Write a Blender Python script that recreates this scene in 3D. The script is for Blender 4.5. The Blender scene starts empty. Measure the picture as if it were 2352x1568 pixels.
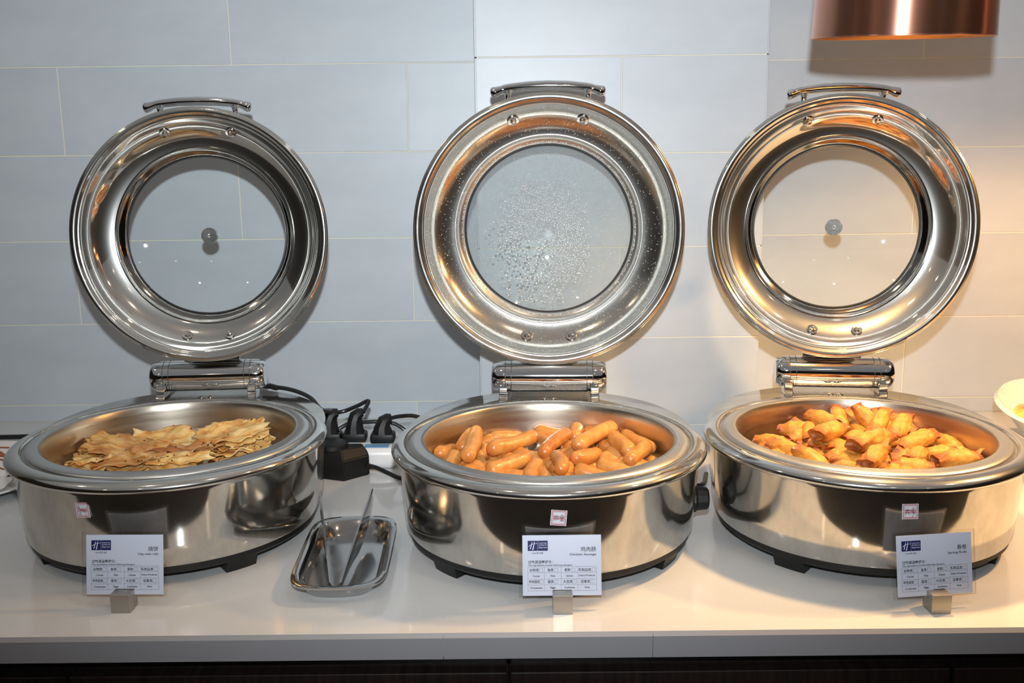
import bpy, bmesh, math, random
import numpy as np
from mathutils import Vector, Matrix, noise
PI = math.pi
random.seed(7)
sc = bpy.context.scene
COL = sc.collection

# ------------------------------------------------------------------ camera
CAM_F, CAM_P, CAM_R, CAM_Y, CAM_H = 2300.0, .1949, -.0118, -.0038, .5212
cy, sy = math.cos(CAM_Y), math.sin(CAM_Y)
cp, sp = math.cos(CAM_P), math.sin(CAM_P)
cr, sr = math.cos(CAM_R), math.sin(CAM_R)
R0 = Vector((cy, -sy, 0)); F0 = Vector((sy, cy, 0))
FW = F0 * cp + Vector((0, 0, -sp)); U0 = F0 * sp + Vector((0, 0, cp))
RT = R0 * cr + U0 * sr; UP = U0 * cr - R0 * sr
cam = bpy.data.cameras.new('camera'); camo = bpy.data.objects.new('camera', cam); COL.objects.link(camo)
cam.sensor_width = 36.0; cam.lens = CAM_F / 2352 * 36.0
cam.clip_start = .02; cam.clip_end = 50
M = Matrix((RT, UP, -FW)).transposed().to_4x4(); M.translation = Vector((0, 0, CAM_H))
camo.matrix_world = M
sc.camera = camo

# ------------------------------------------------------------------ world, lights, exposure
w = bpy.data.worlds.new('world'); sc.world = w; w.use_nodes = True
w.node_tree.nodes['Background'].inputs[0].default_value = (.05, .05, .055, 1)
w.node_tree.nodes['Background'].inputs[1].default_value = .5
sc.view_settings.view_transform = 'Standard'; sc.view_settings.look = 'None'
sc.view_settings.gamma = 1; sc.view_settings.use_curve_mapping = False
sc.view_settings.exposure = 0.13

def light(name, kind, loc, energy, color, size=.02, target=None, **kw):
    l = bpy.data.lights.new(name, kind); l.energy = energy; l.color = color
    if kind in ('POINT', 'SPOT'): l.shadow_soft_size = size
    if kind == 'AREA': l.shape = 'RECTANGLE'; l.size = size
    for k, v in kw.items(): setattr(l, k, v)
    o = bpy.data.objects.new(name, l); COL.objects.link(o); o.location = loc
    if target is not None:
        o.rotation_euler = (Vector(target) - Vector(loc)).to_track_quat('-Z', 'Y').to_euler()
    return o
FLASH_POS = (.003, -.01, .647)
light('camera_flash', 'SPOT', FLASH_POS, 92, (.90, .965, 1.0), .014, (0.0, 1.8, .80), spot_size=math.radians(98), spot_blend=1.0)
LAMP_X, LAMP_Y, LAMP_Z = .474, 1.27, .643
LAMP2_X = .985      # the next lamp of the row hangs just outside the right edge
light('heat_lamp_light', 'SPOT', (LAMP_X, LAMP_Y, LAMP_Z + .035), 21, (1.0, .60, .25), .028, (LAMP_X, LAMP_Y, 0), spot_size=math.radians(136), spot_blend=1.0)
light('heat_lamp_light', 'SPOT', (LAMP2_X, LAMP_Y, LAMP_Z + .035), 25, (1.0, .55, .21), .028, (LAMP2_X, LAMP_Y, 0), spot_size=math.radians(170), spot_blend=.5)
# warm ceiling downlights of the dining room (their fittings are built further down)
CEIL = 1.78
DOWN = [(-1.7, .9), (-.6, .55), (.5, .5), (1.6, .8), (-1.9, -1.2), (-.7, -1.3), (.6, -1.2), (1.8, -1.3), (-1.2, -3.0), (.1, -3.1), (1.3, -2.9)]
for i, (x, y) in enumerate(DOWN):
    light('downlight_beam', 'SPOT', (x, y, CEIL - .03), 4.5 if y > 0 else 5, (1.0, .80, .60), .035, (x, y, 0), spot_size=math.radians(130), spot_blend=.6)
# added fill light, not a real fitting: lifts the room and makes the ceiling bright
light('ceiling_fill_light', 'AREA', (0, -1.17, CEIL - .003), 18, (.93, .96, 1.0), target=(0, -1.17, 0), size=6.3, size_y=6.0)

# ------------------------------------------------------------------ helpers
def srgb(r, g, b):
    f = lambda c: (c / 255) / 12.92 if c / 255 <= .04045 else ((c / 255 + .055) / 1.055) ** 2.4
    return (f(r), f(g), f(b), 1)

def mat(name, col, rough=.5, metal=0.0, **kw):
    m = bpy.data.materials.new(name); m.use_nodes = True
    b = m.node_tree.nodes['Principled BSDF']
    b.inputs['Base Color'].default_value = col; b.inputs['Roughness'].default_value = rough; b.inputs['Metallic'].default_value = metal
    for k, v in kw.items(): b.inputs[k.replace('_', ' ')].default_value = v
    return m
def N(m, t, **props):
    n = m.node_tree.nodes.new(t)
    for k, v in props.items(): setattr(n, k, v)
    return n
def L(m, a, b): m.node_tree.links.new(a, b)
def bsdf(m): return m.node_tree.nodes['Principled BSDF']
def coords(m, scale=(1, 1, 1), kind='Object'):
    tc = N(m, 'ShaderNodeTexCoord'); mp = N(m, 'ShaderNodeMapping'); mp.inputs['Scale'].default_value = scale
    L(m, tc.outputs[kind], mp.inputs[0]); return mp.outputs[0]
def noise_tex(m, scale, detail=4, vec=None, rough=.55):
    n = N(m, 'ShaderNodeTexNoise'); n.inputs['Scale'].default_value = scale; n.inputs['Detail'].default_value = detail; n.inputs['Roughness'].default_value = rough
    if vec is not None: L(m, vec, n.inputs['Vector'])
    return n
def ramp(m, src, stops):
    r = N(m, 'ShaderNodeValToRGB'); e = r.color_ramp.elements
    while len(e) < len(stops): e.new(.5)
    for i, (p, c) in enumerate(stops): e[i].position = p; e[i].color = c if len(c) == 4 else (*c, 1)
    L(m, src, r.inputs[0]); return r
def bump(m, src, strength=.2, dist=.001):
    b = N(m, 'ShaderNodeBump'); b.inputs['Strength'].default_value = strength; b.inputs['Distance'].default_value = dist
    L(m, src, b.inputs['Height']); L(m, b.outputs[0], bsdf(m).inputs['Normal']); return b

def bm_new(): return bmesh.new()
def mesh_of(name, bm, m=None, smooth=True, angle=None):
    me = bpy.data.meshes.new(name); bmesh.ops.recalc_face_normals(bm, faces=bm.faces[:]); bm.to_mesh(me); bm.free()
    if smooth:
        me.polygons.foreach_set('use_smooth', [True] * len(me.polygons))
        if angle: me.set_sharp_from_angle(angle=math.radians(angle))
    for mm in (m if isinstance(m, (list, tuple)) else [m]):
        if mm: me.materials.append(mm)
    return me
def place(name, me, parent=None, loc=(0, 0, 0), rot=(0, 0, 0)):
    o = bpy.data.objects.new(name, me); COL.objects.link(o); o.location = loc; o.rotation_euler = rot
    if parent: o.parent = parent
    return o
def obj(name, bm, m, parent=None, loc=(0, 0, 0), rot=(0, 0, 0), smooth=True, angle=35):
    return place(name, mesh_of(name, bm, m, smooth, angle), parent, loc, rot)
def tag(o, label=None, cat=None, group=None, kind=None):
    if label: o['label'] = label
    if cat: o['category'] = cat
    if group: o['group'] = group
    if kind: o['kind'] = kind
    return o
def empty(name, loc, rz=0, label=None, cat=None, group=None):
    o = bpy.data.objects.new(name, None); COL.objects.link(o); o.location = loc; o.rotation_euler = (0, 0, rz); o.empty_display_size = .03
    return tag(o, label, cat, group)
def box(bm, lo, hi, bev=0.0, seg=2):
    x0, y0, z0 = lo; x1, y1, z1 = hi
    vs = [bm.verts.new(p) for p in ((x0, y0, z0), (x1, y0, z0), (x1, y1, z0), (x0, y1, z0), (x0, y0, z1), (x1, y0, z1), (x1, y1, z1), (x0, y1, z1))]
    fs = [bm.faces.new([vs[i] for i in f]) for f in ((3, 2, 1, 0), (4, 5, 6, 7), (0, 1, 5, 4), (1, 2, 6, 5), (2, 3, 7, 6), (3, 0, 4, 7))]
    if bev:
        es = list({e for f in fs for e in f.edges})
        bmesh.ops.bevel(bm, geom=es, offset=bev, segments=seg, profile=.5, affect='EDGES')
    return bm
def lathe(bm, prof, seg=96, closed=False, ext=None):
    """profile of (r, z); ext(theta, r, z) adds to the radius"""
    rings = []
    for r, z in prof:
        if r < 1e-6: rings.append([bm.verts.new((0, 0, z))]); continue
        ring = []
        for i in range(seg):
            t = 2 * PI * i / seg; rr = r + (ext(t, r, z) if ext else 0)
            ring.append(bm.verts.new((rr * math.cos(t), rr * math.sin(t), z)))
        rings.append(ring)
    n = len(rings)
    for k in range(n if closed else n - 1):
        a, b = rings[k], rings[(k + 1) % n]
        for i in range(seg):
            j = (i + 1) % seg
            if len(a) == 1 and len(b) == 1: break
            if len(a) == 1: bm.faces.new((a[0], b[i], b[j]))
            elif len(b) == 1: bm.faces.new((a[i], a[j], b[0]))
            else: bm.faces.new((a[i], a[j], b[j], b[i]))
    return bm
def tube(bm, pts, rad, seg=12, squash=1.0, up=(0, 0, 1), round_ends=True, cap=True):
    pts = [Vector(p) for p in pts]; n = len(pts)
    rad = [rad] * n if isinstance(rad, (int, float)) else list(rad)
    tang = [(pts[min(i + 1, n - 1)] - pts[max(i - 1, 0)]).normalized() for i in range(n)]
    rings = []; upv = Vector(up)
    for i in range(n):
        t = tang[i]; s = t.cross(upv)
        if s.length < 1e-3: s = t.cross(Vector((1, 0, 0)))
        s.normalize(); u = s.cross(t).normalized()
        rings.append([bm.verts.new(pts[i] + s * math.cos(a) * rad[i] + u * math.sin(a) * rad[i] * squash) for a in (2 * PI * k / seg for k in range(seg))])
    for a, b in zip(rings, rings[1:]):
        for i in range(seg): bm.faces.new((a[i], a[(i + 1) % seg], b[(i + 1) % seg], b[i]))
    if cap:
        for ring, p, t, r, s in ((rings[0], pts[0], -tang[0], rad[0], -1), (rings[-1], pts[-1], tang[-1], rad[-1], 1)):
            c = bm.verts.new(p + t * (r * .25 if round_ends else 0))
            for i in range(seg): bm.faces.new((ring[i], ring[(i + 1) % seg], c))
    return bm
def spline(pts, n):
    pts = [Vector(p) for p in pts]; out = []
    P = [pts[0] * 2 - pts[1]] + pts + [pts[-1] * 2 - pts[-2]]
    m = len(pts) - 1
    for k in range(n + 1):
        s = k / n * m; i = min(int(s), m - 1); t = s - i
        p0, p1, p2, p3 = P[i], P[i + 1], P[i + 2], P[i + 3]
        out.append(.5 * ((2 * p1) + (p2 - p0) * t + (2 * p0 - 5 * p1 + 4 * p2 - p3) * t * t + (3 * p1 - p0 - 3 * p2 + p3) * t ** 3))
    return out
def xform(bm, mtx, verts=None):
    bmesh.ops.transform(bm, matrix=mtx, verts=verts or bm.verts[:]); return bm

# ------------------------------------------------------------------ materials
def steel(name, col=(.74, .73, .70), rough=.07, wear=.05, scale=9, stretch=(1, 1, 1)):
    m = mat(name, (*col, 1), rough, 1.0)
    v = coords(m, stretch); n = noise_tex(m, scale, 6, v)
    r = ramp(m, n.outputs[0], [(.35, (rough,) * 3), (.75, (rough + wear,) * 3)]); L(m, r.outputs[0], bsdf(m).inputs['Roughness'])
    return m
def haze(m, amount, rough, col=(.62, .61, .58)):
    nt = m.node_tree; out = nt.nodes['Material Output']; b = bsdf(m)
    g = N(m, 'ShaderNodeBsdfGlossy'); g.inputs[0].default_value = (*col, 1); g.inputs[1].default_value = rough
    mx = N(m, 'ShaderNodeMixShader'); mx.inputs[0].default_value = amount
    L(m, b.outputs[0], mx.inputs[1]); L(m, g.outputs[0], mx.inputs[2]); L(m, mx.outputs[0], out.inputs[0]); return m
M_CHROME = steel('chrome', (.80, .80, .80), .035, .03)
M_POLISH = steel('polished_steel', (.72, .705, .665), .05, .07, 14)
def body_steel():
    m = steel('polished_body_steel', (.66, .64, .59), .05, .10, 12)
    v = coords(m, (1, 1, .5)); n = noise_tex(m, 26, 8, v, .7)
    c = ramp(m, n.outputs[0], [(.30, (.50, .48, .43)), (.62, (.70, .68, .64))]); L(m, c.outputs[0], bsdf(m).inputs['Base Color'])
    n2 = noise_tex(m, 7, 3, coords(m)); bump(m, n2.outputs[0], .05, .004)
    return m
M_BODY = body_steel()
M_LID = haze(steel('lid_steel', (.64, .63, .60), .05, .05, 22), .20, .33)
M_LIDFOG = haze(steel('steamed_lid_steel', (.58, .56, .51), .12, .07, 60), .20, .38)
M_POLISH = haze(M_POLISH, .18, .3); M_BODY = haze(M_BODY, .12, .32)
M_RING = steel('dark_ring_steel', (.30, .295, .28), .09, .03, 40); M_RINGFOG = haze(steel('wet_ring_steel', (.52, .52, .50), .2, .1, 90), .4, .45)
M_PLATE = steel('satin_steel_plate', (.56, .55, .53), .22, .1, 30)
M_FLANGE = steel('satin_pan_flange', (.60, .60, .59), .33, .02, 20)
M_PAN = steel('brushed_pan_steel', (.62, .56, .47), .27, .1, 8, (1, 1, 20))
M_TRAY = steel('tray_steel', (.50, .49, .48), .10, .08, 20)
M_CUBE = steel('brushed_clip_steel', (.46, .44, .41), .38, .08, 60, (1, 1, 12))
M_BOLT = steel('turned_bolt_steel', (.55, .55, .54), .20, .05, 80)
M_SCREW = steel('screw_steel', (.68, .66, .62), .10, .05)
M_DARKGAP = mat('dark_groove', (.02, .02, .02, 1), .4)
M_BLACK = mat('black_plastic', (.003, .003, .0032, 1), .5)
M_BLACK2 = mat('black_cable_rubber', (.01, .01, .011, 1), .35)
M_GASKET = mat('black_rubber_gasket', (.03, .03, .03, 1), .3)
M_WHITEPL = mat('white_plastic', srgb(226, 228, 232), .3)
M_CERAMIC = mat('white_ceramic', srgb(236, 236, 236), .12, Coat_Weight=.4)
M_BLUE = mat('blue_sticker', srgb(110, 165, 215), .5)

def glassy(name, haze=0.0, tint=(.95, .975, .97), ior=1.42):
    m = bpy.data.materials.new(name); m.use_nodes = True; nt = m.node_tree
    nt.nodes.remove(nt.nodes['Principled BSDF']); out = nt.nodes['Material Output']
    tr = N(m, 'ShaderNodeBsdfTransparent'); tr.inputs[0].default_value = (*tint, 1)
    gl = N(m, 'ShaderNodeBsdfGlossy'); gl.inputs[1].default_value = .012; gl.inputs[0].default_value = (.9, .9, .9, 1)
    fr = N(m, 'ShaderNodeFresnel'); fr.inputs[0].default_value = ior
    mx = N(m, 'ShaderNodeMixShader'); L(m, fr.outputs[0], mx.inputs[0]); L(m, tr.outputs[0], mx.inputs[1]); L(m, gl.outputs[0], mx.inputs[2])
    last = mx
    if haze:
        df = N(m, 'ShaderNodeBsdfDiffuse'); df.inputs[0].default_value = (.70, .76, .80, 1)
        tl = N(m, 'ShaderNodeBsdfTranslucent'); tl.inputs[0].default_value = (.62, .68, .72, 1)
        md = N(m, 'ShaderNodeMixShader'); md.inputs[0].default_value = .5; L(m, df.outputs[0], md.inputs[1]); L(m, tl.outputs[0], md.inputs[2])
        v = coords(m); n = noise_tex(m, 22, 5, v); r = ramp(m, n.outputs[0], [(.3, (haze * .75,) * 3), (.7, (haze,) * 3)])
        # steam has run off in a patch low on the left of the pane
        vm = N(m, 'ShaderNodeVectorMath', operation='DISTANCE'); tc = N(m, 'ShaderNodeTexCoord'); L(m, tc.outputs['Object'], vm.inputs[0]); vm.inputs[1].default_value = (-.03, .045, .06)
        r2 = ramp(m, vm.outputs['Value'], [(.03, (.25,) * 3), (.075, (1,) * 3)])
        mu = N(m, 'ShaderNodeMath', operation='MULTIPLY'); L(m, r.outputs[0], mu.inputs[0]); L(m, r2.outputs[0], mu.inputs[1])
        m2 = N(m, 'ShaderNodeMixShader'); L(m, mu.outputs[0], m2.inputs[0]); L(m, mx.outputs[0], m2.inputs[1]); L(m, md.outputs[0], m2.inputs[2]); last = m2
    L(m, last.outputs[0], out.inputs[0]); return m
M_STEAM = glassy('steamed_glass', .27)
M_ACRYL = glassy('clear_plastic_sleeve', 0, (.985, .985, .985), 1.22)
M_GLASS = glassy('clear_glass', 0, (.95, .975, .97))
def droplet_mat():
    m = mat('water_droplet', (.95, .97, .98, 1), .03, 0); b = bsdf(m)
    b.inputs['Transmission Weight'].default_value = .85; b.inputs['IOR'].default_value = 1.33
    return m
M_DROP = haze(droplet_mat(), .36, .30, (1, 1, 1))

def tile_mat():
    m = mat('pale_grey_glazed_tile', srgb(196, 202, 211), .40)
    v = coords(m, (1, 1, 2.2)); n = noise_tex(m, 5, 6, v, .6)
    oi = N(m, 'ShaderNodeObjectInfo'); 
    c = ramp(m, n.outputs[0], [(.25, srgb(184, 191, 199)), (.75, srgb(198, 204, 210))])
    hs = N(m, 'ShaderNodeHueSaturation'); mr = N(m, 'ShaderNodeMapRange'); mr.inputs['To Min'].default_value = .97; mr.inputs['To Max'].default_value = 1.03
    L(m, oi.outputs['Random'], mr.inputs[0]); L(m, mr.outputs[0], hs.inputs['Value']); L(m, c.outputs[0], hs.inputs['Color']); L(m, hs.outputs[0], bsdf(m).inputs['Base Color'])
    n2 = noise_tex(m, 260, 3, coords(m)); bump(m, n2.outputs[0], .12, .0006)
    return m
M_TILE = tile_mat()
M_GROUT = mat('cream_grout', srgb(222, 219, 203), .8)
def counter_mat():
    m = mat('white_quartz', srgb(203, 203, 202), .09, Coat_Weight=.0)
    v = coords(m); n = noise_tex(m, 400, 2, v); c = ramp(m, n.outputs[0], [(.22, srgb(176, 174, 172)), (.34, srgb(210, 210, 210)), (.9, srgb(214, 214, 214))])
    L(m, c.outputs[0], bsdf(m).inputs['Base Color']); return m
M_COUNTER = counter_mat()
M_FASCIA = mat('grey_quartz_edge', srgb(152, 151, 156), .4)
def wood_mat():
    m = mat('dark_wood_veneer', srgb(48, 36, 32), .38)
    v = coords(m, (40, 1, 1.5)); n = noise_tex(m, 3, 6, v); c = ramp(m, n.outputs[0], [(.3, srgb(24, 19, 18)), (.7, srgb(46, 36, 33))])
    L(m, c.outputs[0], bsdf(m).inputs['Base Color']); return m
M_WOOD = wood_mat()
M_WALLPAINT = mat('brown_wall_paint', srgb(60, 49, 41), .8)
M_CEILING = mat('ceiling_paint', srgb(205, 203, 200), .8)
M_FLOOR = mat('dark_carpet', srgb(40, 33, 30), .9)

def copper_mat(name, col, rough):
    m = mat(name, col, rough, 1.0); b = bsdf(m)
    b.inputs['Anisotropic'].default_value = .9; b.inputs['Anisotropic Rotation'].default_value = .25
    tg = N(m, 'ShaderNodeTangent', direction_type='RADIAL', axis='Z'); L(m, tg.outputs[0], b.inputs['Tangent'])
    v = coords(m, (2, 2, 400)); n = noise_tex(m, 1.0, 5, v)
    r = ramp(m, n.outputs[0], [(.3, (rough - .005,) * 3), (.8, (rough + .01,) * 3)]); L(m, r.outputs[0], b.inputs['Roughness'])
    return m
M_COPPER = copper_mat('brushed_copper', (.60, .29, .20, 1), .32)
M_GOLDIN = mat('golden_inner_shade', (.45, .24, .09, 1), .35, .9)
def emis(name, col, s):
    m = mat(name, (1, 1, 1, 1), .5); b = bsdf(m); b.inputs['Emission Color'].default_value = col; b.inputs['Emission Strength'].default_value = s; return m
M_BULB = emis('glowing_bulb', (1, .72, .38, 1), 22)
M_DOWN = emis('downlight_glow', (1, .80, .55, 1), 60)
M_FILL = emis('ceiling_fill_glow', (.92, .95, 1, 1), 6)  # leftover glow for the added ceiling fill, no real panel

def sausage_mat():
    m = mat('sausage_skin', srgb(214, 146, 74), .36, Subsurface_Weight=.12, Coat_Weight=.22)
    b = bsdf(m); b.inputs['Subsurface Radius'].default_value = (.006, .003, .001); b.inputs['Coat Roughness'].default_value = .10
    v = coords(m); n = noise_tex(m, 70, 6, v, .6)
    oi = N(m, 'ShaderNodeObjectInfo'); ad = N(m, 'ShaderNodeMath', operation='MULTIPLY_ADD'); ad.inputs[1].default_value = .22; L(m, oi.outputs['Random'], ad.inputs[0]); L(m, n.outputs[0], ad.inputs[2])
    c = ramp(m, ad.outputs[0], [(.35, srgb(170, 100, 42)), (.58, srgb(196, 132, 62)), (.85, srgb(212, 158, 88))])
    at = N(m, 'ShaderNodeAttribute', attribute_name='brown'); mx = N(m, 'ShaderNodeMixRGB'); mx.inputs[2].default_value = srgb(190, 100, 44)
    L(m, at.outputs['Fac'], mx.inputs[0]); L(m, c.outputs[0], mx.inputs[1]); L(m, mx.outputs[0], b.inputs['Base Color'])
    n2 = noise_tex(m, 150, 5, v); bump(m, n2.outputs[0], .3, .0016); return m
M_SAUS = sausage_mat()
def roll_mat():
    m = mat('fried_pastry_wrapper', srgb(222, 160, 66), .46, Subsurface_Weight=.08, Coat_Weight=.08)
    b = bsdf(m); b.inputs['Subsurface Radius'].default_value = (.005, .003, .001)
    v = coords(m); n = noise_tex(m, 42, 8, v, .72)
    c = ramp(m, n.outputs[0], [(.3, srgb(160, 82, 26)), (.42, srgb(194, 126, 46)), (.55, srgb(208, 150, 62)), (.75, srgb(218, 172, 88))])
    at = N(m, 'ShaderNodeAttribute', attribute_name='brown'); n3 = noise_tex(m, 90, 5, v)
    mu = N(m, 'ShaderNodeMath', operation='MULTIPLY'); L(m, at.outputs['Fac'], mu.inputs[0]); r3 = ramp(m, n3.outputs[0], [(.25, (.4,) * 3), (.6, (1,) * 3)]); L(m, r3.outputs[0], mu.inputs[1])
    mx = N(m, 'ShaderNodeMixRGB'); mx.inputs[2].default_value = srgb(128, 54, 16)
    L(m, mu.outputs[0], mx.inputs[0]); L(m, c.outputs[0], mx.inputs[1]); L(m, mx.outputs[0], b.inputs['Base Color'])
    n2 = noise_tex(m, 220, 6, v); bump(m, n2.outputs[0], .5, .0016); return m
M_ROLL = roll_mat()
def flake_mat():
    m = mat('flaky_pastry', srgb(226, 176, 96), .5, Subsurface_Weight=.1)
    b = bsdf(m); b.inputs['Subsurface Radius'].default_value = (.005, .003, .001)
    v = coords(m, (1, 3, 2)); n = noise_tex(m, 32, 8, v, .68)
    c = ramp(m, n.outputs[0], [(.28, srgb(150, 82, 32)), (.40, srgb(206, 138, 62)), (.50, srgb(232, 188, 112)), (.68, srgb(243, 220, 166))])
    at = N(m, 'ShaderNodeAttribute', attribute_name='brown'); mx = N(m, 'ShaderNodeMixRGB'); mx.inputs[2].default_value = srgb(158, 88, 38)
    L(m, at.outputs['Fac'], mx.inputs[0]); L(m, c.outputs[0], mx.inputs[1]); L(m, mx.outputs[0], b.inputs['Base Color'])
    n2 = noise_tex(m, 190, 6, v); bump(m, n2.outputs[0], .6, .002); return m
M_FLAKE = flake_mat()
M_SEED = mat('black_sesame', (.015, .013, .012, 1), .5)
M_PAPER = mat('white_card_paper', srgb(214, 216, 230), .5)
M_INK = mat('black_ink', srgb(22, 20, 30), .5)
M_NAVY = mat('navy_print', srgb(34, 30, 92), .5)
M_WHITEINK = mat('white_print', srgb(225, 228, 240), .5)
M_LABEL = mat('white_label_paper', srgb(208, 210, 216), .5)
M_RED = mat('red_print', srgb(176, 32, 52), .5)

# ------------------------------------------------------------------ room shell
def wall_box(name, lo, hi, m):
    return tag(obj(name, box(bm_new(), lo, hi), m, smooth=False), kind='structure')
YB = 1.8817; YM = 1.7181; XM0, XM1 = -.0619, .4231
RX = 3.2; RY = -4.2; ZF = -.92
wall_box('floor', (-RX, RY, ZF - .1), (RX, YB + .1, ZF), M_FLOOR)
wall_box('ceiling', (-RX, RY, CEIL), (RX, YB + .1, CEIL + .1), M_CEILING)
wall_box('wall_left', (-RX - .1, RY, ZF), (-RX, YB + .1, CEIL), M_WALLPAINT)
wall_box('wall_right', (RX, RY, ZF), (RX + .1, YB + .1, CEIL), M_WALLPAINT)
wall_box('wall_front', (-RX, RY - .1, ZF), (RX, RY, CEIL), M_WALLPAINT)
TT = .006
bm = bm_new(); box(bm, (-RX, YB + .0009, ZF), (RX, YB + .12, CEIL))
wallb = tag(obj('wall_back', bm, M_GROUT, smooth=False), 'pale grey tiled wall behind the buffet counter', kind='structure')
bm = bm_new(); box(bm, (XM0 + .002, YM + .0009, -.05), (XM1 - .002, YB + .01, CEIL))
pil = obj('pilaster_core', bm, M_GROUT, wallb, smooth=False)
TP = .1584; TL = .636; G = .0022
tcache = {}
def tile(x0, x1, z0, z1, y, face='front'):
    if z1 - z0 < .006 or x1 - x0 < .006: return
    w_, h_ = round(x1 - x0 - G, 4), round(z1 - z0 - G, 4)
    k = (w_, h_)
    if k not in tcache:
        bm = bm_new(); box(bm, (-w_ / 2, 0, -h_ / 2), (w_ / 2, TT, h_ / 2), .0005, 1); tcache[k] = mesh_of('tile', bm, M_TILE, False)
    place('tile', tcache[k], wallb, ((x0 + x1) / 2 + .0, y + random.uniform(-.0003, .0003), (z0 + z1) / 2), (0, 0, 0) if face == 'front' else (0, 0, face))
def tile_field(xa, xb, y, ztop, j0, j1):
    zs = ztop - 5 * TP          # bottom row line just above the counter
    rows = [(0, zs)] + [(zs + k * TP, zs + (k + 1) * TP) for k in range(12)]
    for k, (za, zb) in enumerate(rows):
        za, zb = max(za, 0), min(zb, CEIL)
        if zb <= za: continue
        xs = j0 if k % 2 == 0 else j1     # row 0 is the sliver above the counter
        js = [xs + n * TL for n in range(-8, 9)]
        cuts = [xa] + [j for j in js if xa + .02 < j < xb - .02] + [xb]
        for a, b in zip(cuts, cuts[1:]): tile(a, b, za, zb, y)
# zs for the left field: .6675-4*.1584=.0339 is the first joint above the counter
def field(xa, xb, y, z6, jA, jB): tile_field(xa, xb, y, z6 + TP, jA, jB)
field(-2.2, XM0, YB, .6675, -.193, -.193 + TL / 2)
field(XM0, XM1, YM, .6616, .181, -.2)
field(XM1, 2.2, YB, .6643, .745 + TL / 2, .745)
for xx, sgn in ((XM0, -1), (XM1, 1)):     # returns of the pilaster
    z = .6616 - 4 * TP; z = [0] + [z + k * TP for k in range(12)]
    for a, b in zip(z, z[1:]):
        b = min(b, CEIL)
        w_ = YB - YM - .001; bm = bm_new(); box(bm, (0, 0, 0), (.003, w_, b - a - G), .0006, 1)
        place('tile', mesh_of('tile', bm, M_TILE, False), wallb, (xx - .0015, YM + .0005, a + G / 2))

# ------------------------------------------------------------------ countertop
YE = 1.004; TF = .0292
ct = empty('countertop', (0, YE, 0), 0, 'long white quartz worktop with grey front edge under all the dishes', 'countertop')
bm = bm_new(); yb_, ym_ = YB - YE - .0005, YM - YE - .0005
P_ = [(-2.2, .0035), (2.2, .0035), (2.2, yb_), (XM1 + .002, yb_), (XM1 + .002, ym_), (XM0 - .002, ym_), (XM0 - .002, yb_), (-2.2, yb_)]
A_, B_ = [[bm.verts.new((x, y, z)) for x, y in P_] for z in (-.0275, 0)]
for i in range(8): bm.faces.new((A_[i], A_[(i + 1) % 8], B_[(i + 1) % 8], B_[i]))
bm.faces.new(A_[::-1]); bm.faces.new(B_)
obj('top_slab', bm, M_COUNTER, ct, smooth=False)
seams = [-2.2, -.0823, .1454, 2.2]
for a, b in zip(seams, seams[1:]):
    bm = bm_new(); g = .0003
    prof = [(0, -.0045), (.0035, -.0001), (.0035, -TF), (0, -TF)]
    vs = [[bm.verts.new((x, p[0], p[1])) for p in prof] for x in (a + g, b - g)]
    for i in range(4): bm.faces.new((vs[0][i], vs[0][(i + 1) % 4], vs[1][(i + 1) % 4], vs[1][i]))
    bm.faces.new(vs[0]); bm.faces.new(vs[1][::-1])
    obj('edge_panel', bm, M_FASCIA, ct, smooth=False)
# cabinets under the counter
cabs = [(-1.006, -.509, 'leftmost dark wood base cabinet, cut off by the left edge'), (-.509, -.012, 'dark wood base cabinet below the left dish and the tongs tray'),
        (-.012, .485, 'dark wood base cabinet below the sausage dish'), (.485, .982, 'rightmost dark wood base cabinet, at the right edge below the lamp')]
for a, b, lab in cabs:
    t = empty('base_cabinet', ((a + b) / 2, 1.05, ZF), 0, lab, 'cabinet', 'base cabinets under the counter')
    h = -ZF - .0305; w2 = (b - a) / 2
    bm = bm_new(); box(bm, (-w2 + .0005, 0, .08), (w2 - .0005, .66, h)); obj('carcass', bm, M_WOOD, t, smooth=False)
    bm = bm_new(); box(bm, (-w2 + .0005, .04, 0), (w2 - .0005, .66, .08)); obj('plinth', bm, M_BLACK, t, smooth=False)
    bm = bm_new(); box(bm, (-w2 + .002, -.02, .09), (w2 - .002, -.0005, -ZF - .061), .001, 1); obj('door', bm, M_WOOD, t, smooth=False)

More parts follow.
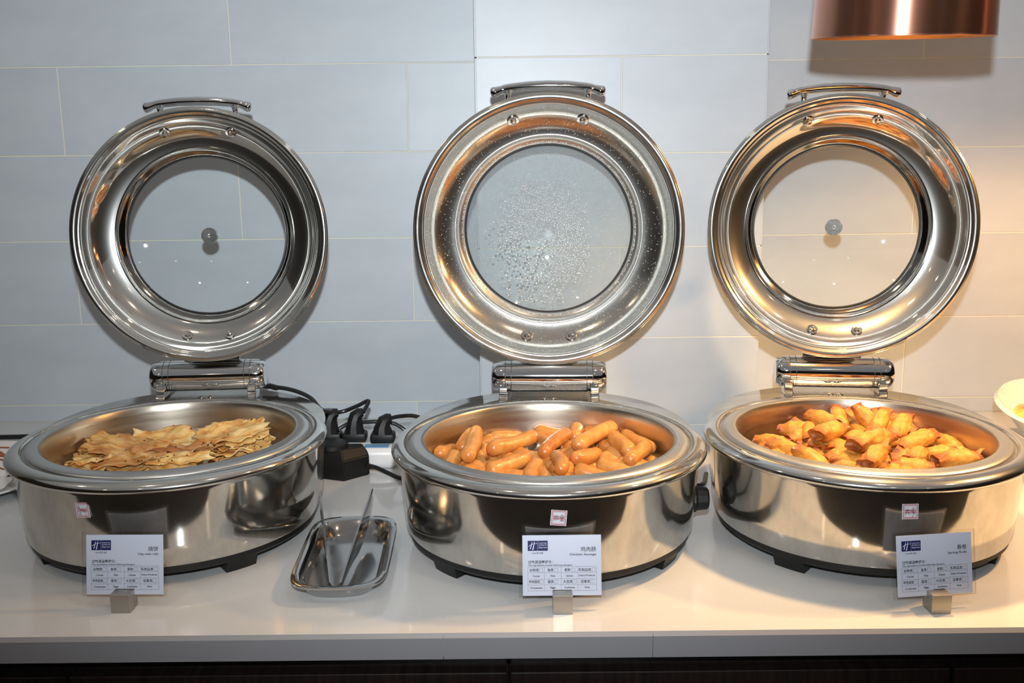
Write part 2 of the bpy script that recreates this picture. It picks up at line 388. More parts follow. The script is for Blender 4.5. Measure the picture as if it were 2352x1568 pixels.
# ------------------------------------------------------------------ chafing dishes
def ext(t, r=0, z=0):
    s = math.sin(t); return .084 * s ** 1.8 if s > 0 else 0.0
def scribble(bm, pts, wd=.0003, off=0.0):
    for (x0, z0), (x1, z1) in zip(pts, pts[1:]):
        d = Vector((x1 - x0, 0, z1 - z0)); n = Vector((-d.z, 0, d.x)); n = n.normalized() * wd if n.length else n
        vs = [bm.verts.new((p[0], off, p[1])) for p in ((x0 + n.x, z0 + n.z), (x1 + n.x, z1 + n.z), (x1 - n.x, z1 - n.z), (x0 - n.x, z0 - n.z))]
        bm.faces.new(vs)
def label_sticker(parent, ang, z, roll, marks, corner=False):
    R = .1953 + (z - .09) * .08
    o = empty('tmp', (0, 0, 0)); bpy.data.objects.remove(o)
    loc = (R * math.cos(ang) * 1.004, R * math.sin(ang) * 1.004, z); rot = Matrix.Rotation(ang + PI / 2, 4, 'Z') @ Matrix.Rotation(roll, 4, 'Y')
    s = .0092
    def curve(bm, off):
        for v in bm.verts: v.co.y = v.co.x ** 2 / (2 * .195) - off
    bm = bm_new()
    P = [(-s, -s), (s, -s), (s, s * .55 if corner else s), (s * .6 if corner else s * .99, s), (-s, s)]
    nx = 8
    vs = [bm.verts.new((p[0], 0, p[1])) for p in P]; bm.faces.new(vs); curve(bm, .0004)
    lab = obj('price_label', bm, M_LABEL, parent, loc, rot.to_euler(), smooth=False)
    bm = bm_new()
    for zc in (.0047, -.0043):
        for wv, hv in ((.0078, .0036), (.0063, .0024)):
            q = [(-wv, zc - hv), (wv, zc - hv), (wv, zc + hv), (-wv, zc + hv), (-wv, zc - hv)]
            scribble(bm, q, .00035 if wv > .007 else .00018)
    curve(bm, .0007); obj('red_frame', bm, M_RED, lab, smooth=False)
    bm = bm_new()
    for st in marks: scribble(bm, st, .00022)
    curve(bm, .0009); obj('handwriting', bm, M_INK, lab, smooth=False)

LID_PROF = [(.2002, .0012), (.1996, -.0014), (.1972, -.0030), (.1938, -.0030), (.1908, -.0014), (.1890, .0008), (.1878, .0014), (.1866, .0014), (.1852, .0028), (.1832, .0062),
            (.1800, .0120), (.1755, .0185), (.1700, .0245), (.1640, .0295), (.1575, .0335), (.1510, .0366), (.1450, .0386), (.1428, .0390), (.1412, .0396), (.1400, .0406)]
RING_PROF = [(.1432, .0384), (.1420, .0380), (.1408, .0386), (.1398, .0412), (.1380, .0440), (.1350, .0462), (.1318, .0480), (.1300, .0496), (.1282, .0520)]
def lid_at(r):
    for (r0, z0), (r1, z1) in zip(LID_PROF[5:], LID_PROF[6:]):
        if r1 <= r <= r0:
            f = (r0 - r) / (r0 - r1); dr, dz = r1 - r0, z1 - z0; l = math.hypot(dr, dz)
            return z0 + f * (z1 - z0), (-dz / l, dr / l)      # depth and inward normal (radial, axial)
    return .03, (-.7, -.7)
def lid_mesh(m):
    back = [(r + .0016, z + .0022) for r, z in LID_PROF[::-1]]
    back[-1] = (.2005, .0035)
    bm = lathe(bm_new(), LID_PROF + back, 128, closed=True)
    return mesh_of('lid', bm, m, True, 60)
GR = .36; GC = .0530
def gz(r, t=0): return GC + (.1285 ** 2 - r * r) / (2 * GR) + t
def glass_mesh(m, hole=0):
    rs = [.1288 * (1 - k / 14) for k in range(15)]; rs = [r for r in rs if r > hole]
    if hole:
        rs.append(hole); prof = [(r, gz(r)) for r in rs] + [(r, gz(r, .003)) for r in rs[::-1]]
        bm = lathe(bm_new(), prof, 96, closed=True)
    else:
        if rs[-1] > 1e-6: rs.append(0)
        rs[-1] = 0
        bm = bm_new(); lathe(bm, [(r, gz(r)) for r in rs] , 96); 
    return mesh_of('glass_pane', bm, m, True, 60)
def washer(parent, x, up, r_prof_z, tiltdir):
    # button head screw with a dished washer, sitting on the inner wall of the lid
    r = math.hypot(x, up); d = Vector((x / r, -up / r, 0))
    zz, (nr_, nz_) = lid_at(r); nrm = (d * nr_ + Vector((0, 0, nz_))).normalized()
    if nrm.z > 0: nrm = -nrm
    bm = bm_new()
    prof = [(0, .0040), (.0016, .0040), (.0016, .0028), (.0017, .0043), (.0036, .0038), (.0044, .0016), (.0046, .0013), (.0082, .0016), (.0088, .0006), (.0088, -.0006)]
    lathe(bm, prof, 24)
    q = nrm.to_track_quat('Z', 'X')
    p = Vector((x, -up, zz)) + nrm * .0012
    return obj('screw', bm, M_SCREW, parent, p, q.to_euler(), angle=40)
def handle_bm():
    bm = bm_new()
    xs = [-.0845, -.0835, -.080, -.075, -.069, -.063, -.055, -.03, 0, .03, .055, .063, .069, .075, .080, .0835, .0845]
    ups = [.2025, .2027, .2033, .2048, .2070, .2087, .2098, .2122, .2130, .2122, .2098, .2087, .2070, .2048, .2033, .2027, .2025]
    rd = [.0035, .0068, .0084, .0076, .0060, .0062, .0066, .0070, .0073, .0070, .0066, .0062, .0060, .0076, .0084, .0068, .0035]
    pts = [Vector((x, -u, .030)) for x, u in zip(xs, ups)]
    tube(bm, pts, rd, 16, .85)
    return bm
def post_bm(x):
    bm = bm_new()
    tube(bm, [(x, -.176, .029), (x, -.1915, .030), (x, -.196, .030), (x, -.2005, .030), (x, -.206, .030)], [.0056, .0054, .0042, .0050, .0085], 14, 1.0, (1, 0, 0))
    return bm
def chafer(name, loc, rz, label, lid_tilt, fog=False, knob=True, feet=(), lidscale=1.0, sticker=None, dial=False, lidoff=(0, 0)):
    t = empty(name, (loc[0], loc[1], 0), rz, label, 'chafing dish', 'round chafing dishes with raised lids')
    # body shell
    bm = lathe(bm_new(), [(.180, .0262), (.1885, .0265), (.1905, .0300), (.1925, .055), (.1952, .09), (.1975, .120), (.1990, .1290), (.1985, .1322), (.1955, .1336), (.186, .1340), (.1845, .120)], 160,
               ext=lambda a, r, z: ext(a) * (1.0 if r > .1868 or z < .05 else (0 if r < .187 and z > .1 else 1)))
    obj('body', bm, M_BODY, t, angle=50)
    bm = lathe(bm_new(), [(.150, .0145), (.1815, .0145), (.1865, .0190), (.1872, .0270), (.15, .0272)], 128, closed=True, ext=lambda a, r, z: ext(a) * .97)
    obj('base_skirt', bm, M_BLACK, t, angle=40)
    for a0 in feet:
        bm = bm_new(); n = 6; da = .115
        vs = []
        for zz in (0, .016):
            for rr in (.150, .1775 if zz == 0 else .182):
                vs.append([bm.verts.new((rr * math.cos(a0 + da * (2 * k / n - 1)), rr * math.sin(a0 + da * (2 * k / n - 1)), zz)) for k in range(n + 1)])
        for A, B in ((0, 1), (1, 3), (3, 2), (2, 0)):
            for k in range(n): bm.faces.new((vs[A][k], vs[A][k + 1], vs[B][k + 1], vs[B][k]))
        for k in (0, n): bm.faces.new((vs[0][k], vs[1][k], vs[3][k], vs[2][k]))
        obj('foot', bm, M_BLACK, t, smooth=False)
    # polished rolled rim and water pan
    bm = lathe(bm_new(), [(.1862, .1300), (.1990, .1265), (.2045, .1258), (.2068, .1275), (.2075, .1302), (.2064, .1332), (.2035, .1362), (.1990, .1384), (.1940, .1396), (.1900, .1396), (.1878, .1388), (.1862, .1360)], 160, closed=True)
    obj('rim', bm, M_POLISH, t, angle=60)
    bm = lathe(bm_new(), [(.1862, .1345), (.1845, .1335), (.1838, .1350), (.1832, .1380), (.1815, .1398), (.176, .1410), (.169, .1418), (.1660, .1418), (.1645, .1406)], 160)
    pan = obj('pan_flange', bm, M_FLANGE, t, angle=60)
    bm = lathe(bm_new(), [(.1650, .1413), (.1638, .1390), (.1625, .130), (.1600, .100), (.1575, .084), (.1520, .0735), (.1440, .0675), (.1340, .0655), (0, .0652)], 128)
    obj('food_pan', bm, M_PAN, t, angle=70)
    # hinge
    hy, hz, hl = .236, .1665, .0885
    prof = [(0, -hl + .002), (.010, -hl + .0012), (.0185, -hl + .0005), (.0215, -hl + .003), (.0240, -hl + .009)]
    body = [(.0245, -.0700), (.0245, -.0672)]
    def groove(x): return [(.0245, x - .0004), (.0236, x - .0003), (.0236, x + .0003), (.0245, x + .0004)]
    prof += groove(-.0670) + groove(-.0580) + groove(.0580) + groove(.0670)
    prof += [(.0240, hl - .009), (.0215, hl - .003), (.0185, hl - .0005), (.010, hl - .0012), (0, hl - .002)]
    bm = lathe(bm_new(), prof, 48); xform(bm, Matrix.Rotation(PI / 2, 4, 'Y'))
    hb = obj('hinge_barrel', bm, M_CHROME, t, (0, hy, hz), angle=35)
    for gx in (-.0670, -.0580, .0580, .0670):
        bm = lathe(bm_new(), [(.0240, gx - .0004), (.02465, gx - .0004), (.02465, gx + .0004), (.0240, gx + .0004)], 40)
        xform(bm, Matrix.Rotation(PI / 2, 4, 'Y')); obj('groove_ring', bm, M_DARKGAP, hb, smooth=False)
    for s in (-1, 1):
        bm = bm_new(); box(bm, (s * .070 - .0065, hy - .034, .1335), (s * .070 + .0065, hy + .005, .1450), .001, 1); box(bm, (s * .070 - .0065, hy - .030, .142), (s * .070 + .0065, hy - .012, .1555), .001, 1)
        obj('hinge_bracket', bm, M_CHROME, t, smooth=False)
    bm = bm_new(); box(bm, (-.060, hy - .040, .1338), (.060, hy + .030, .1362), .0008, 1)
    hp = obj('hinge_plate', bm, M_PLATE, t, smooth=False)
    for s in (-1, 1):
        bm = lathe(bm_new(), [(0, .0045), (.003, .0043), (.0055, .0030), (.0062, 0)], 20); obj('screw', bm, M_SCREW, hp, (s * .0068, hy - .0315, .1361))
    # lid, hinged open
    lc = Vector((lidoff[0], .2255, .3885 + lidoff[1]))
    lid = place('lid', lid_mesh(M_LIDFOG if fog else M_LID), t, lc, (-PI / 2 - lid_tilt, 0, 0)); lid.scale = (lidscale,) * 3
    bk = [(r + .0012, z + .0030) for r, z in RING_PROF[::-1]]
    obj('retaining_ring', lathe(bm_new(), RING_PROF + bk, 128, closed=True), M_RINGFOG if fog else M_RING, lid, angle=70)
    gp = place('glass_pane', glass_mesh(M_STEAM if fog else M_GLASS, .0058 if fog else 0), lid)
    bm = lathe(bm_new(), [(.1284, .0520), (.1262, .0514), (.1256, .0532), (.1286, .0540)], 96, closed=True); obj('gasket', bm, M_GASKET, lid, angle=60)
    if not fog:
        c = gz(0); bm = bm_new()
        lathe(bm, [(0, c - .0058), (.0017, c - .0058), (.0020, c - .0075), (.0028, c - .0084), (.0126, c - .0085), (.0131, c - .0079), (.0131, c - .0003), (.0, c - .0002)], 40)
        kn = obj('knob_bolt', bm, M_BOLT, lid, angle=20)
    for x, up, z_ in ((-.0515, .1630, .0260), (.0515, .1630, .0260), (-.0340, .1610, .0335), (.0340, .1610, .0335)):
        if up == .1610: up = -.1610
        washer(lid, x, up, z_ - .001, 1)
    bm = handle_bm()
    for x in (-.059, .059):
        b2 = post_bm(x); me = bpy.data.meshes.new('t'); b2.to_mesh(me); b2.free(); bm.from_mesh(me); bpy.data.meshes.remove(me)
    obj('handle', bm, M_CHROME, lid, angle=60)
    bm = bm_new(); box(bm, (-.045, .150, .041), (.045, .206, .047), .001, 1); obj('hinge_leaf', bm, M_CHROME, lid, smooth=False)
    if sticker: label_sticker(t, *sticker)
    if dial:
        bm = lathe(bm_new(), [(0, 0), (.0185, 0), (.0190, .004), (.0165, .007), (.0150, .020), (.0120, .0225), (0, .0232)], 12)
        obj('control_dial', bm, M_BLACK, t, (.191, .004, .053), (0, PI / 2, 0), smooth=False)
    return t, lid

MARK1 = [[(-.0055, .0035), (-.0045, .0060), (-.0035, .0030)], [(-.0060, .0022), (-.0025, .0024)], [(-.0040, .0055), (-.0042, .0020)], [(-.004, -.001), (-.001, .001), (.002, -.001), (.004, .001)], [(.001, .0015), (.0015, -.0025)], [(-.005, -.0045), (-.003, -.002), (-.002, -.0055), (-.0055, -.0055)], [(.0035, 0), (.0038, -.0075)]]
MARK2 = [[(-.0045, .003), (-.0052, -.0035)], [(-.0030, .0040), (-.0030, -.0030)], [(-.0045, .0012), (-.0020, .0014)], [(-.0010, .003), (-.0012, -.002)], [(.0035, .0045), (.0015, .0010)], [(.0035, .0045), (.0058, .0010)], [(.0015, 0), (.0055, .0003)], [(.0036, .0015), (.0036, -.0042)], [(.0036, -.0015), (.0016, -.0035)], [(.0036, -.0015), (.0056, -.0035)]]
MARK3 = [[(-.0060, .0015), (-.0010, .0020)], [(-.0055, -.0010), (-.0010, 0)], [(-.0035, .0045), (-.0050, -.0035)], [(-.0028, 0), (-.0010, -.0035)], [(.0010, .0030), (.0050, .0040)], [(.0030, .0050), (.0028, -.0010)], [(.0008, .0005), (.0055, .0012)], [(.0052, 0), (.0020, -.0065)], [(.0020, -.0010), (.0050, -.0020)]]
rad = math.radians
ROT = (rad(4.3), rad(-2.2), rad(-8.0))
CH = [(-.4692, 1.3126), (.042, 1.2789), (.461, 1.2892)]
chL, lidL = chafer('chafing_dish', CH[0], ROT[0], 'left steel chafing dish holding flaky flatbreads, clear glass lid raised', rad(5.2), lidscale=.968, lidoff=(.003, .0),
                   feet=[rad(a) - ROT[0] for a in (-147, -47, 40, 140)], sticker=(rad(-102.9) - ROT[0], .103, rad(-4), MARK1, True))
chM, lidM = chafer('chafing_dish', CH[1], ROT[1], 'middle steel chafing dish full of sausages, raised lid steamed up', rad(1.5), fog=True, lidscale=1.012, lidoff=(0, .003),
                   feet=[rad(a) - ROT[1] for a in (-138, -33, 40, 140)], sticker=(rad(-88.6) - ROT[1], .102, rad(5), MARK2), dial=True)
chR, lidR = chafer('chafing_dish', CH[2], ROT[2], 'right steel chafing dish full of spring rolls under the copper lamp', rad(4.0), lidscale=.984, lidoff=(0, .003),
                   feet=[rad(a) - ROT[2] for a in (-135, -35, 40, 140)], sticker=(rad(-92.8) - ROT[2], .1012, rad(-2), MARK3))

# condensation on the middle lid: real beads of water on the glass and the ring
def droplets():
    rnd = random.Random(3); bm = bm_new()
    base = [Vector(v).normalized() for v in ((1, 0, 0), (.5, .87, 0), (-.5, .87, 0), (-1, 0, 0), (-.5, -.87, 0), (.5, -.87, 0))]
    def bead(p, n, r):
        q = n.to_track_quat('Z', 'X').to_matrix()
        top = bm.verts.new(p + n * r * .62)
        r1 = [bm.verts.new(p + q @ (b * r)) for b in base]; r2 = [bm.verts.new(p + q @ (b * r * .7) + n * r * .45) for b in base]
        for i in range(6):
            j = (i + 1) % 6; bm.faces.new((r1[i], r1[j], r2[j], r2[i])); bm.faces.new((r2[i], r2[j], top))
    taken = {}
    def on_glass(x, up, r):
        r *= 1.5
        rr = math.hypot(x, up); g = .0034; ci, cj = int(x // g), int(up // g)
        for a_ in (-1, 0, 1):
            for b_ in (-1, 0, 1):
                for (X, Y, Q) in taken.get((ci + a_, cj + b_), ()):
                    if (X - x) ** 2 + (Y - up) ** 2 < ((Q + r) * .98) ** 2: return
        taken.setdefault((ci, cj), []).append((x, up, r))
        if rr > .124 or rr < .0085: return
        n = Vector((-x / GR, up / GR, -1)).normalized(); bead(Vector((x, -up, gz(rr))), n, r)
    # px offsets measured from the middle of the pane, .00068 m each; up positive
    k = .000665
    def inside(x, y, poly): return True
    cnt = 0
    while cnt < 2300:                                   # dense field right of and below the hole
        a, b = rnd.gauss(32, 26), rnd.gauss(-55, 42)
        if -6 < a < 95 and -125 < b < 40 and (a + 6) + max(0, b) * .0 >= 0: on_glass(a * k, b * k, rnd.uniform(.0005, .0011)); cnt += 1
    cnt = 0
    while cnt < 1900:                                   # finer veil above
        a, b = rnd.gauss(-15, 42), rnd.gauss(45, 32)
        if -110 < a < 90 and -10 < b < 125: on_glass(a * k, b * k, rnd.uniform(.0004, .0010)); cnt += 1
    for _ in range(420):                                # left flank
        a, b = rnd.gauss(-85, 18), rnd.gauss(-10, 34); on_glass(a * k, b * k, rnd.uniform(.0006, .0014))
    for cx_ in (-95, -78, -52, -50, -28, -14, -13, 60, 78):   # runs going down
        top = rnd.uniform(-40, 10); ln = rnd.uniform(60, 130)
        for _ in range(46): on_glass((cx_ + rnd.gauss(0, 3)) * k, (top - rnd.random() * ln) * k, rnd.uniform(.0006, .0017))
    for _ in range(260): on_glass(rnd.uniform(-75, 40) * k, rnd.uniform(-170, -90) * k, rnd.uniform(.0006, .0016))
    for _ in range(1500):                               # fine mist all over
        a = rnd.uniform(0, 2 * PI); r = .122 * math.sqrt(rnd.random()); on_glass(r * math.cos(a), r * math.sin(a), rnd.uniform(.0003, .0006))
    n_ring = 0
    for _ in range(900):                                # beads around the gasket ring
        a = rnd.uniform(0, 2 * PI); r = rnd.uniform(.1312, .1335); d = Vector((math.cos(a), math.sin(a), 0)); bead(d * r + Vector((0, 0, .0475)), Vector((0, 0, -1)), rnd.uniform(.0005, .001))
    for _ in range(1100):                               # beads on the steel wall
        a = rnd.uniform(0, 2 * PI); u = rnd.random(); i = 9 + u * 6.9; i0 = int(i); f = i - i0
        r = LID_PROF[i0][0] * (1 - f) + LID_PROF[i0 + 1][0] * f; z = LID_PROF[i0][1] * (1 - f) + LID_PROF[i0 + 1][1] * f
        d = Vector((math.cos(a), math.sin(a), 0)); bead(d * r + Vector((0, 0, z)), (-d * .7 + Vector((0, 0, -.7))).normalized(), rnd.uniform(.0004, .0009))
    return bm
tag(obj('water_droplets', droplets(), M_DROP, lidM, angle=None), kind='stuff')

# ------------------------------------------------------------------ food
def ray(px, py): return FW + RT * ((px - 1176) / CAM_F) - UP * ((py - 784) / CAM_F)
def at_z(px, py, z):
    d = ray(px, py); return Vector((0, 0, CAM_H)) + d * ((z - CAM_H) / d.z)
def clamp_pan(p, c, rmax):
    v = Vector((p.x - c[0], p.y - c[1])); 
    if v.length > rmax: v *= rmax / v.length
    return Vector((c[0] + v.x, c[1] + v.y, p.z))
def set_brown(me, vals):
    a = me.attributes.new('brown', 'FLOAT', 'POINT'); a.data.foreach_set('value', vals)
SR = .0103
def sausage(p, q, bend, r, label, seed, group='sausages heaped in the middle dish'):
    rnd = random.Random(seed); mid = (p + q) / 2; d = (q - p); side = Vector((0, 0, 1)).cross(d)
    side = side.normalized() if side.length > 1e-5 else Vector((1, 0, 0))
    c = mid; P, Q, B = p - c, q - c, side * bend
    n = 12; ax = (Q - P).normalized(); pts = []; rr = []
    ts = [0, .012, .035, .08, .16, .28, .4, .5, .6, .72, .84, .92, .965, .988, 1]
    for t in ts:
        pt = P.lerp(Q, t) + B * (4 * t * (1 - t)) + Vector((0, 0, .0))
        e = min(t, 1 - t) * d.length
        k = math.sqrt(max(0, 1 - (1 - min(1, e / (r * .95))) ** 2)) if e < r else 1
        pts.append(pt); rr.append(max(.0022, r * k * (1 + .05 * math.sin(9 * t + seed))))
    bm = bm_new(); tube(bm, pts, rr, 14)
    for v in bm.verts: v.co += v.normal * 0 + Vector((noise.noise(v.co * 60 + Vector((seed, 0, 0))), noise.noise(v.co * 60 + Vector((0, seed, 0))), noise.noise(v.co * 60 + Vector((0, 0, seed))))) * .0009
    brown = []
    L2 = (Q - P).length / 2
    for v in bm.verts:
        s = abs(v.co.dot(ax)) / max(L2, 1e-4); brown.append(max(0, min(1, (s - .82) * 3.2)) * .8 + rnd.random() * .03)
    me = mesh_of('sausage', bm, M_SAUS, True); set_brown(me, brown)
    return tag(place('sausage', me, None, c), label, 'sausage', group)

SX, SY, SK = 980, 920, 4.055
S = [  # crop px of both ends, height levels of both ends, bend, label
 (585, 445, 985, 330, .121, .121, -.006, 'big curved golden sausage lying on top, left of centre'),
 (1405, 415, 1745, 240, .122, .124, .004, 'brightest glossy sausage on top, right of centre, rising to the right'),
 (1095, 480, 1310, 300, .117, .120, .003, 'pale long sausage slanting up beside the centre of the heap'),
 (380, 515, 460, 280, .122, .122, -.002, 'front one of the two upright sausages side by side at left'),
 (330, 440, 325, 275, .116, .118, .001, 'back one of the two upright sausages side by side at left'),
 (405, 240, 390, 300, .104, .103, 0, 'sausage tip peeking out behind the upright pair at left'),
 (225, 455, 290, 350, .098, .101, 0, 'pale sausage half hidden left of the upright pair'),
 (95, 490, 160, 440, .112, .102, 0, 'sausage seen end-on at the far left of the heap'),
 (280, 500, 235, 575, .115, .112, -.002, 'short sausage second from the left wall of the pan'),
 (185, 565, 270, 600, .103, .103, 0, 'sausage lying against the left front of the pan'),
 (560, 315, 785, 255, .105, .108, 0, 'thin sausage behind the big curved one at left'),
 (760, 450, 1000, 480, .108, .112, -.003, 'reddish sausage under the right end of the big curved one'),
 (700, 500, 850, 580, .106, .102, 0, 'small pale sausage below the big curved one'),
 (590, 570, 720, 570, .096, .096, 0, 'shaded short sausage deep in the left half'),
 (590, 655, 940, 535, .112, .116, .002, 'long sausage with a browned tip slanting up at the left front'),
 (1050, 580, 985, 690, .111, .111, -.006, 'curved sausage left of the bean shaped one at the front'),
 (1180, 510, 1235, 640, .117, .118, .007, 'bean shaped bent sausage standing at front centre'),
 (1005, 320, 1210, 330, .103, .103, 0, 'pale sausage lying behind the slanting long one'),
 (1425, 230, 1385, 345, .115, .112, -.002, 'upright plump sausage behind the centre'),
 (1000, 222, 1310, 232, .108, .108, 0, 'straight sausage lying level at the back wall'),
 (1310, 170, 1400, 205, .102, .102, 0, 'light sausage tip at the very back'),
 (1540, 240, 1470, 270, .104, .104, 0, 'small sausage tip behind the brightest one'),
 (1590, 195, 1880, 265, .108, .112, .006, 'curved sausage with split skin at the back right'),
 (1370, 540, 1570, 440, .114, .117, -.002, 'shaded brown sausage below the brightest one'),
 (1265, 520, 1370, 410, .103, .107, 0, 'sausage hidden between the centre ones'),
 (1725, 340, 1890, 480, .119, .112, .003, 'shiny sausage sloping down to the right'),
 (1880, 555, 2050, 420, .113, .117, -.001, 'tan sausage sloping up at the right'),
 (2005, 270, 2155, 435, .116, .113, -.005, 'thick sausage leaning on the right wall of the pan'),
 (1860, 350, 1900, 370, .103, .102, 0, 'tip of a sausage under the back right ones'),
 (1920, 400, 1990, 400, .101, .101, 0, 'pale tip between the two right sloping sausages'),
 (1630, 410, 1730, 430, .107, .105, 0, 'sausage showing between the bright and the shiny one'),
 (1690, 470, 1820, 500, .102, .100, 0, 'shaded sausage right of centre'),
 (1640, 520, 1740, 560, .108, .106, .002, 'knobbly sausage end at the right front'),
 (1615, 590, 1900, 650, .112, .110, .002, 'sausage along the right front rim'),
 (1790, 580, 2110, 590, .104, .104, 0, 'long light sausage behind the right front one'),
 (2090, 545, 2160, 560, .101, .100, 0, 'sausage tip at the right wall low down'),
 (2130, 500, 2190, 540, .094, .092, 0, 'dim sausage in the shade of the right wall'),
 (1400, 640, 1720, 695, .113, .110, .001, 'smooth sausage at the front, right of the bean shaped one'),
 (1310, 610, 1290, 700, .105, .105, 0, 'sausage end between the bean shaped one and the smooth one'),
 (320, 620, 520, 655, .101, .101, .002, 'sausage along the left front rim'),
 (430, 595, 495, 625, .102, .099, 0, 'rough sausage end at the left front'),
 (620, 695, 990, 725, .103, .101, 0, 'sausage almost hidden by the front rim, left of centre'),
 (1200, 725, 1420, 722, .101, .101, 0, 'sausage almost hidden by the front rim, at centre'),
 (480, 530, 505, 590, .100, .098, 0, 'dark sausage in the gap right of the upright pair'),
]
C1 = CH[1]
for i, (x1, y1, x2, y2, z1, z2, bend, lab) in enumerate(S):
    z1 -= .004; z2 -= .004
    p = at_z(SX + x1 / SK, SY + y1 / SK, z1); q = at_z(SX + x2 / SK, SY + y2 / SK, z2)
    d = q - p; ln = d.length
    if ln < .052:          # ends that dive under their neighbours
        q = q + d.normalized() * (.054 - ln) if ln > .01 else p + Vector((.05 * math.cos(i), .05 * math.sin(i), 0)); q.z -= .010
    p, q = clamp_pan(p, C1, .1515), clamp_pan(q, C1, .1515)
    e = (q - p).normalized() * SR * .40; p, q = clamp_pan(p - e, C1, .153), clamp_pan(q + e, C1, .153)
    sausage(p, q, bend, SR * (1 + .07 * math.sin(i * 2.3)), lab, i)
rnd = random.Random(11)
for k in range(10, 66):        # lower layers
    lvl = .0765 if k < 10 else .088 if k < 44 else .0965
    rr = (.118 if k < 44 else .135) * math.sqrt(rnd.random()); a = rnd.uniform(0, 2 * PI); c = Vector((C1[0] + rr * math.cos(a), C1[1] + rr * math.sin(a), lvl))
    b = rnd.uniform(0, PI); h = Vector((math.cos(b), math.sin(b), rnd.uniform(-.05, .05))) * .029
    p, q = clamp_pan(c - h, C1, .139), clamp_pan(c + h, C1, .139)
    sausage(p, q, rnd.uniform(-.004, .004), SR * .97, 'sausage in the shaded bottom layer of the middle dish', 100 + k, 'sausages at the bottom of the middle dish')

# spring rolls
def roll(p, q, r, seed, label, group='spring rolls heaped in the right dish', flap=0.0, pinch=.5):
    rnd = random.Random(seed); c = (p + q) / 2; d = q - p; ln = d.length; ax = d.normalized()
    s = ax.cross(Vector((0, 0, 1))); s = s.normalized() if s.length > .05 else Vector((1, 0, 0)); u = s.cross(ax).normalized()
    bm = bm_new(); nseg, nr = 34, 24; rings = []; brown = []
    ph = rnd.uniform(0, 2 * PI)
    for k in range(nr + 1):
        t = k / nr; x = (t - .5) * ln; ends = min(t, 1 - t) * ln
        prof = 1.0
        if ends < r * 1.2: prof = 1 - (1 - pinch) * math.sin(PI * min(1, (ends + .12 * r) / (r * 1.32))) ** .8
        flat = 1 - .40 * max(0, 1 - ends / (r * 1.3)); widen = 1 + .05 * max(0, 1 - ends / (r * .9))
        ring = []
        for j in range(nseg):
            a = 2 * PI * j / nseg
            seam = .17 * max(0, 1 - abs(((a - ph - t * 1.6) % (2 * PI)) - .35) / .35)          # overlap of the wrapper
            crinkle = .11 * noise.noise(Vector((math.cos(a) * 1.5, math.sin(a) * 1.5, t * 5 + seed * 3.1))) + .04 * noise.noise(Vector((math.cos(a) * 4, math.sin(a) * 4, t * 14 + seed)))
            crinkle -= .08 * (1 - min(1, 3.5 * abs(noise.noise(Vector((math.cos(a) * 2.1 + seed, math.sin(a) * 2.1, t * 3.2))))))
            endc = (.13 * math.sin(3 * a + seed) * max(0, 1 - ends / (r * .8)))
            R = r * prof * (1 + seam + crinkle + endc)
            co = ax * (x + rnd.uniform(-.0003, .0003)) + s * math.cos(a) * R * widen + u * math.sin(a) * R * flat
            ring.append(bm.verts.new(co)); brown.append(max(0, min(1, 1.15 - ends / (r * 1.25))) + (.35 if seam > .1 else 0) * .5)
        rings.append(ring)
    for A, B in zip(rings, rings[1:]):
        for j in range(nseg): bm.faces.new((A[j], A[(j + 1) % nseg], B[(j + 1) % nseg], B[j]))
    for ring, sg in ((rings[0], 1), (rings[-1], -1)):       # tucked-in, hollow ends
        prev = ring
        for sc_, dep in ((.80, .0006), (.66, .0040), (.2, .0060)):
            cen = sum((v.co for v in ring), Vector()) / nseg; nxt = []
            for j, v in enumerate(ring):
                nxt.append(bm.verts.new(cen + (v.co - cen) * sc_ * (1 + .25 * math.sin(2 * PI * j / nseg * 2 + seed)) + ax * sg * dep)); brown.append(.95)
            for j in range(nseg): bm.faces.new((prev[j], prev[(j + 1) % nseg], nxt[(j + 1) % nseg], nxt[j]))
            prev = nxt
        bm.faces.new(prev)
    if flap:                                               # loose corner of pastry standing off the end
        base = rings[-3]; tip = ax * (ln * .5 + flap) + u * r * 1.1 + s * r * .3
        j0 = nseg // 8; row = [base[(j0 + j) % nseg] for j in range(7)]
        v2 = [bm.verts.new(v.co.lerp(tip, .55) + u * .002) for v in row]; brown += [.35] * 7
        v3 = [bm.verts.new(v.co.lerp(tip, .95)) for v in row]; brown += [.7] * 7
        for A, B in ((row, v2), (v2, v3)):
            for j in range(6): bm.faces.new((A[j], A[j + 1], B[j + 1], B[j]))
    me = mesh_of('spring_roll', bm, M_ROLL, True, 62); set_brown(me, brown)
    o = tag(place('spring_roll', me, None, c), label, 'spring roll', group)
    return o
QX, QY, QK = 1700, 900, 3.92
